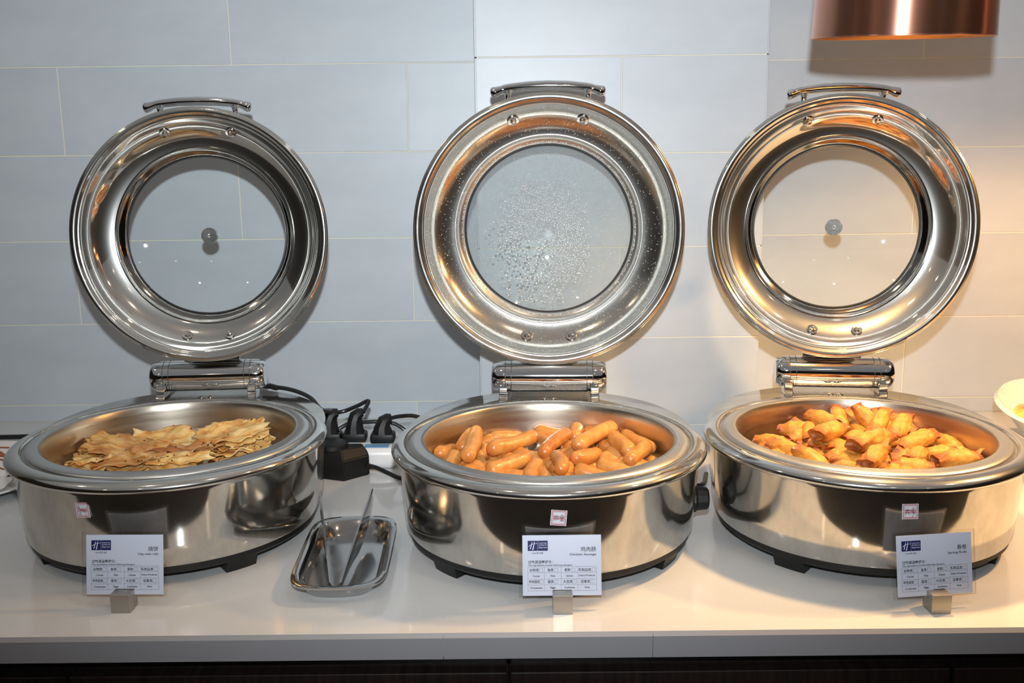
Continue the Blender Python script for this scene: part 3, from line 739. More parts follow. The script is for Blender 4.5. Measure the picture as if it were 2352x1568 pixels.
RL = [
 (1035, 120, 1180, 260, .152, .134, 1.0, 0, 'tall spring roll at the very top of the heap, pointing up left'),
 (940, 150, 1010, 230, .140, .128, .95, 0, 'reddish spring roll behind the topmost one'),
 (620, 200, 830, 250, .134, .136, 1.15, .012, 'wide pale spring roll with a loose flap, upper left of the heap'),
 (850, 130, 900, 260, .142, .130, .9, .008, 'upright flap-like spring roll left of the topmost one'),
 (1215, 130, 1290, 240, .142, .130, .85, 0, 'dark ended spring roll right of the topmost one'),
 (1310, 165, 1205, 330, .152, .136, .95, 0, 'standing open-ended spring roll near the middle top'),
 (1500, 225, 1370, 420, .145, .130, 1.15, 0, 'large standing spring roll with a red-brown top, right of the middle'),
 (1370, 165, 1640, 290, .134, .124, 1.05, 0, 'long spring roll behind the large standing one'),
 (1730, 370, 1430, 520, .134, .124, 1.2, 0, 'big spring roll leaning down to the left on the right side'),
 (1790, 390, 1990, 480, .120, .116, 1.0, 0, 'spring roll with a ragged open end near the right wall'),
 (400, 215, 480, 280, .128, .120, 1.0, .006, 'orange topped spring roll at the back left'),
 (345, 330, 580, 320, .120, .126, 1.15, 0, 'curled spring roll on the left, below the orange topped one'),
 (680, 390, 920, 320, .142, .140, 1.35, 0, 'fat spring roll with a gaping pointed end facing the front'),
 (610, 300, 640, 440, .128, .122, .95, 0, 'spring roll wedged behind the fat gaping one'),
 (1000, 480, 1350, 390, .142, .138, 1.3, 0, 'big creased spring roll lying across the centre'),
 (920, 440, 1120, 370, .128, .130, 1.1, 0, 'spring roll just behind the one across the centre'),
 (780, 520, 940, 510, .122, .122, .8, 0, 'thin browned spring roll below the fat gaping one'),
 (1130, 650, 1290, 510, .134, .138, 1.0, .014, 'twisted spring roll with a raised corner at the front centre'),
 (500, 510, 680, 610, .134, .126, 1.25, 0, 'smooth orange spring roll at the left front'),
 (280, 455, 460, 500, .122, .124, 1.05, 0, 'speckled spring roll left of the smooth orange one'),
 (430, 430, 570, 380, .118, .122, .9, 0, 'greenish spring roll above the speckled one'),
 (130, 425, 300, 430, .112, .116, .8, 0, 'leftmost spring roll touching the pan wall'),
 (170, 490, 250, 500, .108, .108, .7, 0, 'tip of a spring roll under the leftmost one'),
 (300, 545, 400, 570, .108, .108, .75, 0, 'spring roll at the left front rim'),
 (790, 600, 1060, 600, .120, .120, 1.0, 0, 'yellow spring roll lying at the front left of centre'),
 (810, 655, 1040, 660, .114, .114, .85, 0, 'spring roll against the front rim, left of centre'),
 (1340, 590, 1540, 620, .122, .118, 1.0, 0, 'orange spring roll under the big leaning one'),
 (1340, 675, 1740, 685, .116, .116, 1.05, 0, 'long yellow spring roll along the front rim'),
 (1390, 510, 1470, 560, .126, .120, .95, 0, 'round browned end of a spring roll in front of the big leaning one'),
 (1620, 590, 1740, 550, .116, .120, 1.0, 0, 'spring roll standing in the gap on the right'),
 (1750, 520, 2010, 530, .118, .118, .9, 0, 'wrinkled spring roll behind the broad wrapper on the right'),
 (1750, 620, 2150, 590, .118, .120, 1.2, .006, 'broad creased spring roll at the right front'),
 (1880, 660, 2050, 640, .112, .114, .9, 0, 'folded spring roll at the right front rim'),
 (1010, 290, 1060, 330, .122, .120, .8, 0, 'dark crumpled spring roll end in the gap under the top'),
 (1200, 695, 1310, 700, .112, .112, .7, 0, 'spring roll tip at the front rim, centre'),
 (690, 510, 750, 600, .122, .112, .75, 0, 'crisp brown spring roll end beside the smooth orange one'),
 (1600, 260, 1680, 330, .118, .112, 1.0, 0, 'knobbly spring roll behind the big leaning one'),
 (1090, 500, 1160, 560, .122, .116, .8, 0, 'short browned roll end beneath the one across the centre'),
]
C2 = CH[2]; RR = .0115
for i, (x1, y1, x2, y2, z1, z2, k, fl, lab) in enumerate(RL):
    dz = -.010
    p = at_z(QX + x1 / QK, QY + y1 / QK, z1 + dz); q = at_z(QX + x2 / QK, QY + y2 / QK, z2 + dz)
    d = q - p
    if d.length < .052: q = p + d.normalized() * .055; q.z -= .006
    if d.length > .085: p, q = (p + q) / 2 - d.normalized() * .0425, (p + q) / 2 + d.normalized() * .0425
    p, q = clamp_pan(p, C2, .150), clamp_pan(q, C2, .150)
    roll(p, q, RR * (.56 + .44 * k), i + 1, lab, flap=fl, pinch=.84 + .10 * random.random())
for k in range(12, 42):
    lvl = (.084, .100, .112)[0 if k < 14 else 1 if k < 32 else 2]; mx = (.118, .105, .075)[0 if k < 14 else 1 if k < 32 else 2]
    rr = mx * math.sqrt(rnd.random()); a = rnd.uniform(0, 2 * PI); c = Vector((C2[0] + rr * math.cos(a), C2[1] + .01 + rr * math.sin(a), lvl))
    b = rnd.uniform(0, PI); h = Vector((math.cos(b), math.sin(b), rnd.uniform(-.2, .2))) * .027
    roll(clamp_pan(c - h, C2, .140), clamp_pan(c + h, C2, .140), RR * 1.02, 200 + k, 'spring roll in the lower layers of the right dish', 'spring rolls under the top layer of the right dish', pinch=.8)

# flaky flatbreads: every one a stack of torn pastry layers
def sheet_bm(w_, d_, seed, curl, jag):
    bm = bm_new(); nx, ny = 34, 18; g = []
    for i in range(nx + 1):
        row = []
        for j in range(ny + 1):
            u, v = i / nx * 2 - 1, j / ny * 2 - 1
            k = math.sqrt(max(1e-6, u * u + v * v)); mk = max(abs(u), abs(v)); f = (mk / k) ** .55 if k > 1e-3 else 1
            a = math.atan2(v, u)
            rim = 1 + jag * noise.noise(Vector((math.cos(a) * 2.5, math.sin(a) * 2.5, seed * 1.7))) + jag * .6 * noise.noise(Vector((math.cos(a) * 9, math.sin(a) * 9, seed)))
            e = mk ** 3
            x, y = u * f * w_ / 2 * (1 + (rim - 1) * e), v * f * d_ / 2 * (1 + (rim - 1) * e)
            z = .0075 * noise.noise(Vector((x * 24, y * 40, seed))) + .0030 * noise.noise(Vector((x * 80, y * 120, seed + 5))) + curl * (v * v * .5 + u * u * .5) * .013 + .0055 * e * noise.noise(Vector((a * 3, seed, 1)))
            row.append(bm.verts.new((x, y, z)))
        g.append(row)
    for i in range(nx):
        for j in range(ny): bm.faces.new((g[i][j], g[i + 1][j], g[i + 1][j + 1], g[i][j + 1]))
    return bm, (nx, ny)
def flatbread(c, w_, d_, rot, layers, seed, label, brown=.3, tilt=(0, 0)):
    t = empty('flaky_flatbread', c, 0, label, 'flatbread', 'flaky flatbreads in the left dish'); t.rotation_euler = (tilt[0], tilt[1], rot)
    rnd = random.Random(seed)
    for k in range(layers):
        bm, _ = sheet_bm(w_ * rnd.uniform(.78, 1.05), d_ * rnd.uniform(.75, 1.08), seed * 10 + k, rnd.uniform(-.9, 1.1), .34)
        vals = [min(1, max(0, brown + .5 * noise.noise(v.co * 40 + Vector((k, seed, 0))))) * (1 if k == layers - 1 else .75) for v in bm.verts]
        me = mesh_of('pastry_layer', bm, M_FLAKE, True); set_brown(me, vals)
        o = place('pastry_layer', me, t, (rnd.uniform(-.006, .006), rnd.uniform(-.006, .006), k * .0062), (rnd.uniform(-.13, .13), rnd.uniform(-.08, .08), rnd.uniform(-.35, .35)))
        md = o.modifiers.new('thickness', 'SOLIDIFY'); md.thickness = .0017
    bm = bm_new()
    for _ in range(5):
        p = Vector((rnd.gauss(0, w_ * .22), rnd.gauss(0, d_ * .22), (layers - 1) * .0062 + .0035)); m4 = Matrix.Translation(p) @ Matrix.Diagonal((.0014, .0011, .0009, 1))
        bmesh.ops.create_icosphere(bm, subdivisions=1, radius=1, matrix=m4)
    tag(obj('sesame_seeds', bm, M_SEED, t), kind='stuff')
FX, FY, FK = 120, 970, 4.2
FB = [
 (1080, 300, .080, .105, .060, 4, 5, 2, 'long pale flatbread lying across the middle of the left dish', .05, (.25, -.02)),
 (1850, 240, .092, .100, .062, 14, 6, 3, 'high layered flatbread leaning on the right wall of the pan', .1, (.35, -.12)),
 (2080, 270, .086, .070, .055, -20, 4, 4, 'thin pale bubbly flatbread at the right rim, behind the high layered one', 0, (.4, -.1)),
 (1180, 345, .099, .110, .030, 6, 3, 5, 'dark brown crisp strip of flatbread across the front of the middle one', .95, (.25, -.07)),
 (350, 345, .085, .120, .060, -4, 6, 6, 'browned flatbread with sesame at the left wall of the pan', .45, (.22, .05)),
 (720, 390, .088, .070, .055, 30, 5, 7, 'torn flatbread between the left and the middle one', .1, (.3, 0)),
 (300, 430, .096, .075, .030, -12, 3, 8, 'small pale flatbread at the left front rim', .05, (.2, 0)),
 (1190, 430, .094, .110, .035, 3, 3, 9, 'whitish flatbread at the front rim, below the dark strip', 0, (.15, 0)),
 (760, 470, .092, .100, .030, 2, 3, 10, 'brown flatbread edge at the front rim, left of the whitish one', .6, (.15, 0)),
]
for x, y, z, w_, d_, rot, ly, seed, lab, br, tl in FB:
    c = at_z(FX + x / FK, FY + y / FK, z - .004)
    c = clamp_pan(c, CH[0], .150 - w_ * .42)
    flatbread(c, w_, d_, rad(rot), ly, seed, lab, br, tl)

# ------------------------------------------------------------------ tongs tray and tongs
t = empty('serving_tray', (-.2165, 1.192, 0), rad(2), 'small oblong steel tray standing between the left and middle dishes', 'tray')
def tray_ring(sx, sy_, z, n=96, e=6.5, tap=.0, bow=.0):
    out = []
    for k in range(n):
        a = 2 * PI * k / n; c, s = math.cos(a), math.sin(a)
        f = (abs(c) ** e + abs(s) ** e) ** (-1 / e); x, y = c * f * sx, s * f * sy_
        y += (1 if y > 0 else -1) * bow * (1 - (x / sx) ** 2) * (abs(y) / sy_) ** 2
        out.append((x, y, z))
    return out
bm = bm_new()
prof = [(.0575, .1060, .0185), (.0578, .1063, .0203), (.0570, .1055, .0209), (.0500, .0980, .0203), (.0480, .0955, .0190), (.0430, .0880, .0055), (.0405, .0855, .0022), (.0, 0, .0020)]
under = [(.0, 0, .0006), (.0410, .0862, .0006), (.0440, .0890, .0040), (.0490, .0965, .0180)]
rings = []
for sx, sy_, z in prof[:-1]: rings.append([bm.verts.new(p) for p in tray_ring(sx, sy_, z, bow=.009)])
for A, B in zip(rings, rings[1:]):
    for k in range(96): bm.faces.new((A[k], A[(k + 1) % 96], B[(k + 1) % 96], B[k]))
bm.faces.new(rings[-1])
ru = [[bm.verts.new(p) for p in tray_ring(sx, sy_, z, bow=.009)] for sx, sy_, z in under[1:]]
for A, B in zip(ru, ru[1:]):
    for k in range(96): bm.faces.new((A[k], A[(k + 1) % 96], B[(k + 1) % 96], B[k]))
bm.faces.new(ru[0])
for k in range(96): bm.faces.new((ru[-1][k], ru[-1][(k + 1) % 96], rings[0][(k + 1) % 96], rings[0][k]))
obj('tray_shell', bm, M_TRAY, t, angle=40)
tg = empty('food_tongs', (-.2200, 1.117, .004), 0, 'V-shaped steel food tongs resting in the small tray', 'tongs')
def strip(pts, w_, th, wdir):
    bm = bm_new(); pts = [Vector(p) for p in pts]; ws = w_ if isinstance(w_, list) else [w_] * len(pts)
    rings = []
    for i, p in enumerate(pts):
        tn = (pts[min(i + 1, len(pts) - 1)] - pts[max(i - 1, 0)]).normalized(); wd = Vector(wdir[i] if isinstance(wdir, list) else wdir); wd = (wd - tn * wd.dot(tn)).normalized(); nn = tn.cross(wd)
        rings.append([bm.verts.new(p + wd * a * ws[i] + nn * b * th) for a, b in ((-.5, -.5), (-.25, -.2), (.25, -.2), (.5, -.5), (.5, .5), (.25, .8), (-.25, .8), (-.5, .5))])
    for A, B in zip(rings, rings[1:]):
        for k in range(8): bm.faces.new((A[k], A[(k + 1) % 8], B[(k + 1) % 8], B[k]))
    bm.faces.new(rings[0]); bm.faces.new(rings[-1]); return bm
O = Vector((-.2200, 1.117, .004))
def rel(v): return Vector(v) - O
def blade(top, ws):
    pts = spline(top, 16); w = [np.interp(i / 16, np.linspace(0, 1, len(ws)), ws) for i in range(17)]
    return strip([rel(p - Vector((0, 0, w[i] / 2))) for i, p in enumerate(pts)], w, .0022, (0, 0, 1))
lp = [at_z(758, 1336, .014), at_z(752, 1280, .025), at_z(745, 1220, .037), at_z(739, 1165, .048), at_z(734, 1127, .056)]
rp = [at_z(782, 1336, .014), at_z(800, 1282, .026), at_z(819, 1225, .038), at_z(838, 1168, .050), at_z(854, 1119, .060)]
obj('arm', blade(lp, [.008, .010, .014, .020, .026, .028, .026, .018, .004]), M_TRAY, tg, angle=30)
obj('arm', blade(rp, [.008, .010, .014, .020, .028, .032, .032, .026, .006]), M_TRAY, tg, angle=30)
bend = [at_z(758, 1336, .010), at_z(760, 1346, .0095), at_z(765, 1351, .009), at_z(770, 1352, .009), at_z(775, 1351, .009), at_z(780, 1346, .0095), at_z(782, 1336, .010)]
obj('spring_bend', strip([rel(p) for p in spline(bend, 14)], .009, .0012, (0, 0, 1)), M_TRAY, tg, angle=30)

# ------------------------------------------------------------------ sign cards
FONT_CACHE = {}
def text_bm(bm, s, x0, x1, ytop, ybot, y_off, align='fit', shear=0, bold=0.0):
    """flat lettering in the card's x-z plane fitted into the box, material index kept by caller"""
    cu = bpy.data.curves.new('txt', 'FONT'); cu.body = s; cu.size = 1; cu.offset = bold; cu.shear = shear; cu.resolution_u = 2; cu.fill_mode = 'FRONT'
    o = bpy.data.objects.new('txt', cu); COL.objects.link(o)
    dg = bpy.context.evaluated_depsgraph_get(); me = bpy.data.meshes.new_from_object(o.evaluated_get(dg))
    n = len(me.vertices)
    if n:
        co = np.empty(n * 3); me.vertices.foreach_get('co', co); co = co.reshape(-1, 3)
        mn, mx = co.min(0), co.max(0)
        co2 = np.zeros_like(co); co2[:, 0] = x0 + (co[:, 0] - mn[0]) / (mx[0] - mn[0]) * (x1 - x0); co2[:, 2] = ybot + (co[:, 1] - mn[1]) / (mx[1] - mn[1]) * (ytop - ybot); co2[:, 1] = y_off
        me.vertices.foreach_set('co', co2.ravel()); bm.from_mesh(me)
    bpy.data.objects.remove(o); bpy.data.curves.remove(cu); bpy.data.meshes.remove(me)
CW, CHh = .0897, .0690
def cu_(x): return (x - 112) / 1445 * CW - CW / 2
def cv_(y): return CHh - (y - 100) / 1075 * CHh
def quad(bm, x0, x1, z0, z1, y):
    bm.faces.new([bm.verts.new(p) for p in ((x0, y, z0), (x1, y, z0), (x1, y, z1), (x0, y, z1))])
def frame(bm, x0, x1, z0, z1, y, wd):
    quad(bm, x0, x1, z0 - wd, z0 + wd, y); quad(bm, x0, x1, z1 - wd, z1 + wd, y); quad(bm, x0 - wd, x0 + wd, z0, z1, y); quad(bm, x1 - wd, x1 + wd, z0, z1, y)
def common_print(bm, y):
    def T(s, a, b, c, d, bold=0.0): text_bm(bm, s, cu_(a), cu_(b), cv_(c), cv_(d), y, bold=bold)
    T('IHG\u00ae \u65d7\u4e0b\u9152\u5e97', 287, 497, 404, 432, .012)
    T('\u8fc7\u654f\u6e90\u6e29\u99a8\u63d0\u793a\uff1a', 213, 668, 548, 604, .012)
    T('The ingredients include following allergens', 215, 1025, 620, 655, .016)
    gx = (205, 512, 820, 1125, 1468); gy = (662, 768, 877, 983, 1087); wd = .00009
    for x in gx: quad(bm, cu_(x) - wd, cu_(x) + wd, cv_(gy[-1]), cv_(gy[0]), y)
    for yy in gy: quad(bm, cu_(gx[0]), cu_(gx[-1]), cv_(yy) - wd, cv_(yy) + wd, y)
    for s, a, b, r, bx in (('\u8c37\u7269\u7c7b', 238, 410, 0, 420), ('\u9c7c\u7c7b', 568, 680, 0, 698), ('\u9ea6\u9eb8', 880, 990, 0, 1008), ('\u4e73\u5236\u54c1\u7c7b', 1138, 1368, 0, 1383),
                        ('\u7532\u58f3\u7eb2\u7c7b', 230, 422, 1, 427), ('\u86cb\u7c7b', 570, 683, 1, 700), ('\u5927\u8c46\u7c7b', 853, 1026, 1, 1031), ('\u575a\u679c\u7c7b', 1176, 1348, 1, 1357)):
        y0 = 690 + r * 208; T(s, a, b, y0, y0 + 58, .010)
        frame(bm, cu_(bx), cu_(bx + 62), cv_(y0 + 62), cv_(y0 - 2), y, .00009)
    for s, a, b, y0 in (('Cereal', 295, 424, 808), ('Fish', 626, 706, 808), ('Gluten', 908, 1036, 808), ('Dairy Products', 1148, 1440, 803), ('Crustacean', 250, 470, 1018), ('Eggs', 618, 714, 1014), ('Soybeans', 878, 1066, 1014), ('Nuts', 1252, 1340, 1014)):
        desc = 10 if any(ch in s for ch in 'gyD') and s != 'Dairy Products' else (8 if 'y' in s else 0)
        T(s, a, b, y0, y0 + 32 + desc, .02)
def sign(loc, rz, cube_rz, zh, en, enx0, label, cube_dx=0.0):
    t = empty('sign_holder', (loc[0], loc[1], 0), rz, label, 'sign', 'small menu signs along the counter edge')
    s = .0225
    bm = bm_new(); sl = .0011
    box(bm, (-s / 2, -s / 2, 0), (s / 2, s / 2 - .008, s), .0004, 1); box(bm, (-s / 2, s / 2 - .0062, 0), (s / 2, s / 2, s), .0004, 1); box(bm, (-s / 2 + .0005, s / 2 - .0085, 0), (s / 2 - .0005, s / 2 - .006, .0150), 0)
    obj('steel_block', bm, M_CUBE, t, (cube_dx, 0, 0), (0, 0, cube_rz), smooth=False)
    q = empty('card_frame', (0, 0, 0)); bpy.data.objects.remove(q)
    lean = rad(-11)
    base = (0, s / 2 - .0071, .0158)
    bm = bm_new(); box(bm, (-CW / 2, -.0001, 0), (CW / 2, .0003, CHh)); paper = obj('paper_card', bm, M_PAPER, t, base, (lean, 0, 0), smooth=False)
    bm = bm_new(); box(bm, (-CW / 2 - .0045, -.0010, -.0010), (CW / 2 + .0035, -.0006, CHh + .0035)); box(bm, (-CW / 2 - .0045, .0006, -.0010), (CW / 2 + .0035, .0010, CHh + .0035)); obj('clear_sleeve', bm, M_ACRYL, t, base, (lean, 0, 0), smooth=False)
    yy = -.00025
    bm = bm_new(); common_print(bm, yy)
    n = len(zh); text_bm(bm, zh, cu_(1462 - n * 95 + 4), cu_(1462), cv_(310), cv_(397), yy, bold=.004)
    desc = 12 if ('y' in en or 'g' in en) else 0
    text_bm(bm, en, cu_(enx0), cu_(1465), cv_(425), cv_(464 + desc), yy, bold=.014)
    obj('printed_text', bm, M_INK, paper, smooth=False)
    bm = bm_new(); quad(bm, cu_(210), cu_(578), cv_(376), cv_(197), yy); obj('navy_logo_panel', bm, M_NAVY, paper, smooth=False)
    bm = bm_new(); y2 = yy - .0001
    def stroke(pts, wd):
        for i in range(len(pts) - 1):
            (x0, z0), (x1, z1) = [(cu_(a), cv_(b)) for a, b in pts[i:i + 2]]; d = Vector((x1 - x0, z1 - z0)); nn = Vector((-d.y, d.x)).normalized()
            w0, w1 = wd[i] * .00006, wd[i + 1] * .00006
            bm.faces.new([bm.verts.new(p) for p in ((x0 + nn.x * w0, y2, z0 + nn.y * w0), (x1 + nn.x * w1, y2, z1 + nn.y * w1), (x1 - nn.x * w1, y2, z1 - nn.y * w1), (x0 - nn.x * w0, y2, z0 - nn.y * w0))])
    stroke([(292, 220), (280, 265), (268, 310), (256, 346)], [5, 7, 8, 9])
    stroke([(335, 212), (326, 260), (314, 315), (301, 362)], [5, 7, 9, 10])
    stroke([(228, 298), (262, 272), (310, 254), (390, 244)], [6, 5, 4, 4])
    quad(bm, cu_(389), cu_(392), cv_(372), cv_(200), y2)
    text_bm(bm, '\u667a\u9009\u5047\u65e5\u9152\u5e97', cu_(410), cu_(562), cv_(230), cv_(252), y2)
    text_bm(bm, 'Holiday Inn', cu_(408), cu_(564), cv_(262), cv_(290), y2, shear=.1, bold=.01)
    text_bm(bm, 'Express', cu_(410), cu_(564), cv_(296), cv_(342), y2, shear=.25)
    obj('logo_lettering', bm, M_WHITEINK, paper, smooth=False)
    return t
sign((-.4545, 1.0735), rad(-1), rad(0), '\u70e7\u997c', 'Clay oven rolls', 1080, 'small white menu sign on a steel block reading Clay oven rolls')
sign((.0498, 1.0592), 0, 0, '\u9e21\u8089\u80a0', 'Chicken Sausage', 975, 'small white menu sign on a steel block reading Chicken Sausage')
sign((.4715, 1.0510), rad(7), rad(-3), '\u6625\u5377', 'Spring Rolls', 1095, 'small white menu sign on a steel block reading Spring Rolls', .0)

# ------------------------------------------------------------------ copper pendant lamp
t = lamp1 = empty('pendant_lamp', (LAMP_X, LAMP_Y, LAMP_Z), 0, 'copper heat lamp hanging above the spring rolls', 'lamp', 'copper heat lamps')
LR = .1066
bm = bm_new()
outer = [(LR, 0), (LR - .0004, .012), (LR - .0035, .09), (LR - .006, .16), (LR - .012, .185), (LR - .030, .205), (.030, .222), (.018, .232), (.018, .27), (0, .272)]
inner = [(LR - .0012, 0), (LR - .0045, .09), (LR - .007, .158), (LR - .014, .182), (.029, .218), (0, .219)]
LT = (math.radians(4.2), 0, 0)
lathe(bm, outer, 96); obj('shade', bm, M_COPPER, t, rot=LT, angle=50)
bm = lathe(bm_new(), inner, 96); obj('shade_lining', bm, M_GOLDIN, t, rot=LT, angle=50)
bm = lathe(bm_new(), [(LR - .0012, 0), (LR - .0003, -.0008), (LR + .0004, 0), (LR, .0016), (LR - .0012, .0016)], 96, closed=True); obj('rim_ring', bm, M_COPPER, t, rot=LT)
bm = lathe(bm_new(), [(0, .046), (.022, .048), (.034, .056), (.040, .070), (.034, .095), (.018, .125), (.016, .16), (0, .16)], 32); obj('bulb', bm, M_BULB, t, rot=LT)
bm = lathe(bm_new(), [(0, .155), (.021, .155), (.021, .215), (0, .215)], 24); obj('socket', bm, M_BLACK, t, rot=LT)
bm = tube(bm_new(), spline([(0, -.0197, .2675), (0, -.0225, .31), (0, -.018, .45), (0, -.005, .8), (0, 0, CEIL - LAMP_Z - .02)], 24), .003, 10); obj('cord', bm, M_BLACK2, t)
bm = lathe(bm_new(), [(0, CEIL - LAMP_Z - .025), (.045, CEIL - LAMP_Z - .022), (.05, CEIL - LAMP_Z - .0005), (0, CEIL - LAMP_Z)], 32); obj('ceiling_canopy', bm, M_COPPER, t)

t = empty('pendant_lamp', (LAMP2_X, LAMP_Y, LAMP_Z), 0, 'next copper heat lamp of the row, outside the right edge', 'lamp', 'copper heat lamps')
for ch in list(lamp1.children):
    c = ch.copy(); COL.objects.link(c); c.parent = t

# ------------------------------------------------------------------ sockets, plugs and cables
st = empty('power_strip', (-.262, 1.612, 0), rad(-1), 'white power strip with three black plugs between left and middle dishes', 'power strip')
bm = bm_new(); box(bm, (-.125, -.045, 0), (.066, .045, .036), .012, 4); obj('housing', bm, M_WHITEPL, st, angle=50)
bm = bm_new(); box(bm, (.012, -.037, .0358), (.052, -.020, .0364)); obj('blue_label', bm, M_BLUE, st, smooth=False)
for sx in (-.045, .0, .044):
    bm = bm_new(); box(bm, (sx - .017, -.012, .0355), (sx + .017, .028, .0366), .0004, 1); obj('socket_plate', bm, M_CERAMIC, st, smooth=False)
def plug(loc, rz, label, tall=1.0):
    p = empty('power_plug', loc, rz, label, 'plug', 'black plugs standing in the power strip')
    bm = bm_new(); box(bm, (-.020, -.015, 0), (.020, .015, .016), .004, 2); obj('plug_base', bm, M_BLACK, p, angle=40)
    bm = bm_new(); tube(bm, [(0, 0, .015), (0, 0, .024), (.001, .001, .034 * tall), (.003, .003, .042 * tall), (.009, .005, .047 * tall), (.014, .006, .0475 * tall)], [.0170, .0145, .0125, .0115, .0088, .0070], 10, 1, (0, 1, 0)); obj('grip', bm, M_BLACK, p, angle=30)
    return p
plug((-.3125, 1.612, .0368), 0, 'leftmost black plug, half hidden by the left dish')
plug((-.2705, 1.612, .0368), 0, 'middle one of the three black plugs in the power strip')
plug((-.2230, 1.606, .0368), 0, 'rightmost black plug in the power strip, nearest the sausage dish', .82)
def cable(pts, label, r=.0034, n=28):
    return tag(obj('power_cable', tube(bm_new(), spline(pts, n), r, 10), M_BLACK2), label, 'cable')
cable([(-.3010, 1.618, .0835), (-.285, 1.620, .087), (-.268, 1.640, .090), (-.252, 1.655, .094), (-.2560, 1.6185, .0843)], 'black cable looping from the leftmost plug to the middle plug')
cable([(-.2090, 1.611, .0755), (-.195, 1.620, .076), (-.170, 1.640, .070), (-.135, 1.668, .045), (-.095, 1.672, .010), (-.03, 1.64, .0045), (.0, 1.585, .008), (.012, 1.560, .018)], 'black cable leaving the rightmost plug behind the sausage dish')
cable([(-.345, 1.655, .006), (-.300, 1.675, .045), (-.26, 1.672, .052), (-.215, 1.672, .050), (-.185, 1.668, .030), (-.175, 1.690, .0045), (-.14, 1.72, .004), (-.12, 1.78, .004), (-.11, 1.872, .004)], 'black cable running behind the power strip')
ad = empty('power_adapter', (-.278, 1.552, 0), 0, 'black block-shaped power adapter in front of the power strip', 'adapter')
def prism(pts0, pts1, z0, z1, bm):
    a = [bm.verts.new((x, y, z0)) for x, y in pts0]; b = [bm.verts.new((x, y, z1)) for x, y in pts1]; n = len(a)
    for i in range(n): bm.faces.new((a[i], a[(i + 1) % n], b[(i + 1) % n], b[i]))
    return a, b
foot_ = [(-.046, -.022), (.004, -.041), (.040, -.008), (.036, .010), (-.046, .010)]
bm = bm_new(); a, b = prism(foot_, foot_, 0.0, .033, bm); bm.faces.new(a)
top_ = [(x * .82 - .003, y * .80 + .002) for x, y in foot_]
c = [bm.verts.new((x, y, .0475)) for x, y in top_]
for i in range(5): bm.faces.new((b[i], b[(i + 1) % 5], c[(i + 1) % 5], c[i]))
bm.faces.new(c); bmesh.ops.bevel(bm, geom=bm.edges[:], offset=.0015, segments=2, affect='EDGES'); obj('casing', bm, M_BLACK, ad, angle=30)
bm = lathe(bm_new(), [(0, .0562), (.020, .0560), (.0245, .0535), (.025, .0470), (0, .0468)], 32); obj('round_cap', bm, M_BLACK, ad, (-.018, -.008, 0))
cable([(-.240, 1.540, .017), (-.225, 1.533, .015), (-.205, 1.521, .010), (-.185, 1.512, .0045), (-.15, 1.500, .0038), (-.10, 1.490, .0045), (-.062, 1.482, .018)], 'black cable running from the adapter to the sausage dish', .0036)
# cable and clip at the back of the left dish
def lw(p, o): return o.matrix_basis @ Vector(p)
cp_pts = [lw(((.2035 + ext(a)) * math.cos(a), (.2035 + ext(a)) * math.sin(a), zz), chL) for a, zz in [(rad(d), z) for d, z in ((74, .1375), (66, .1385), (58, .137), (50, .133), (42, .124))]] + [Vector((-.30, 1.560, .104)), Vector((-.318, 1.600, .090)), Vector((-.3165, 1.612, .080))]
cc = cable(cp_pts, 'black cable clipped to the back rim of the left dish', .0034)
bm = bm_new(); box(bm, (-.010, -.004, -.003), (.010, .006, .004), .0015, 1)
tag(obj('cable_clip', bm, M_BLACK, None, lw(((.200 + ext(rad(70))) * math.cos(rad(70)), (.200 + ext(rad(70))) * math.sin(rad(70)), .1385), chL), (0, .2, rad(-15))), 'small black cable clip on the back rim of the left dish', 'clip')
cable([(-1.25, 1.760, .0042), (-1.05, 1.765, .0042), (-.93, 1.768, .0042), (-.84, 1.772, .0042), (-.72, 1.76, .0042), (-.60, 1.74, .0042)], 'black cable lying along the wall at far left', .0042)
cable([(-1.15, 1.640, .0040), (-1.0, 1.655, .0040), (-.90, 1.660, .0040), (-.80, 1.665, .0040), (-.70, 1.668, .0040)], 'second black cable at the left edge, above the sachet plate', .0040)
cable([(.205, 1.60, .0038), (.235, 1.520, .0038), (.262, 1.470, .0038), (.285, 1.470, .0038), (.30, 1.52, .0038)], 'black cable between the sausage and spring roll dishes', .0036)

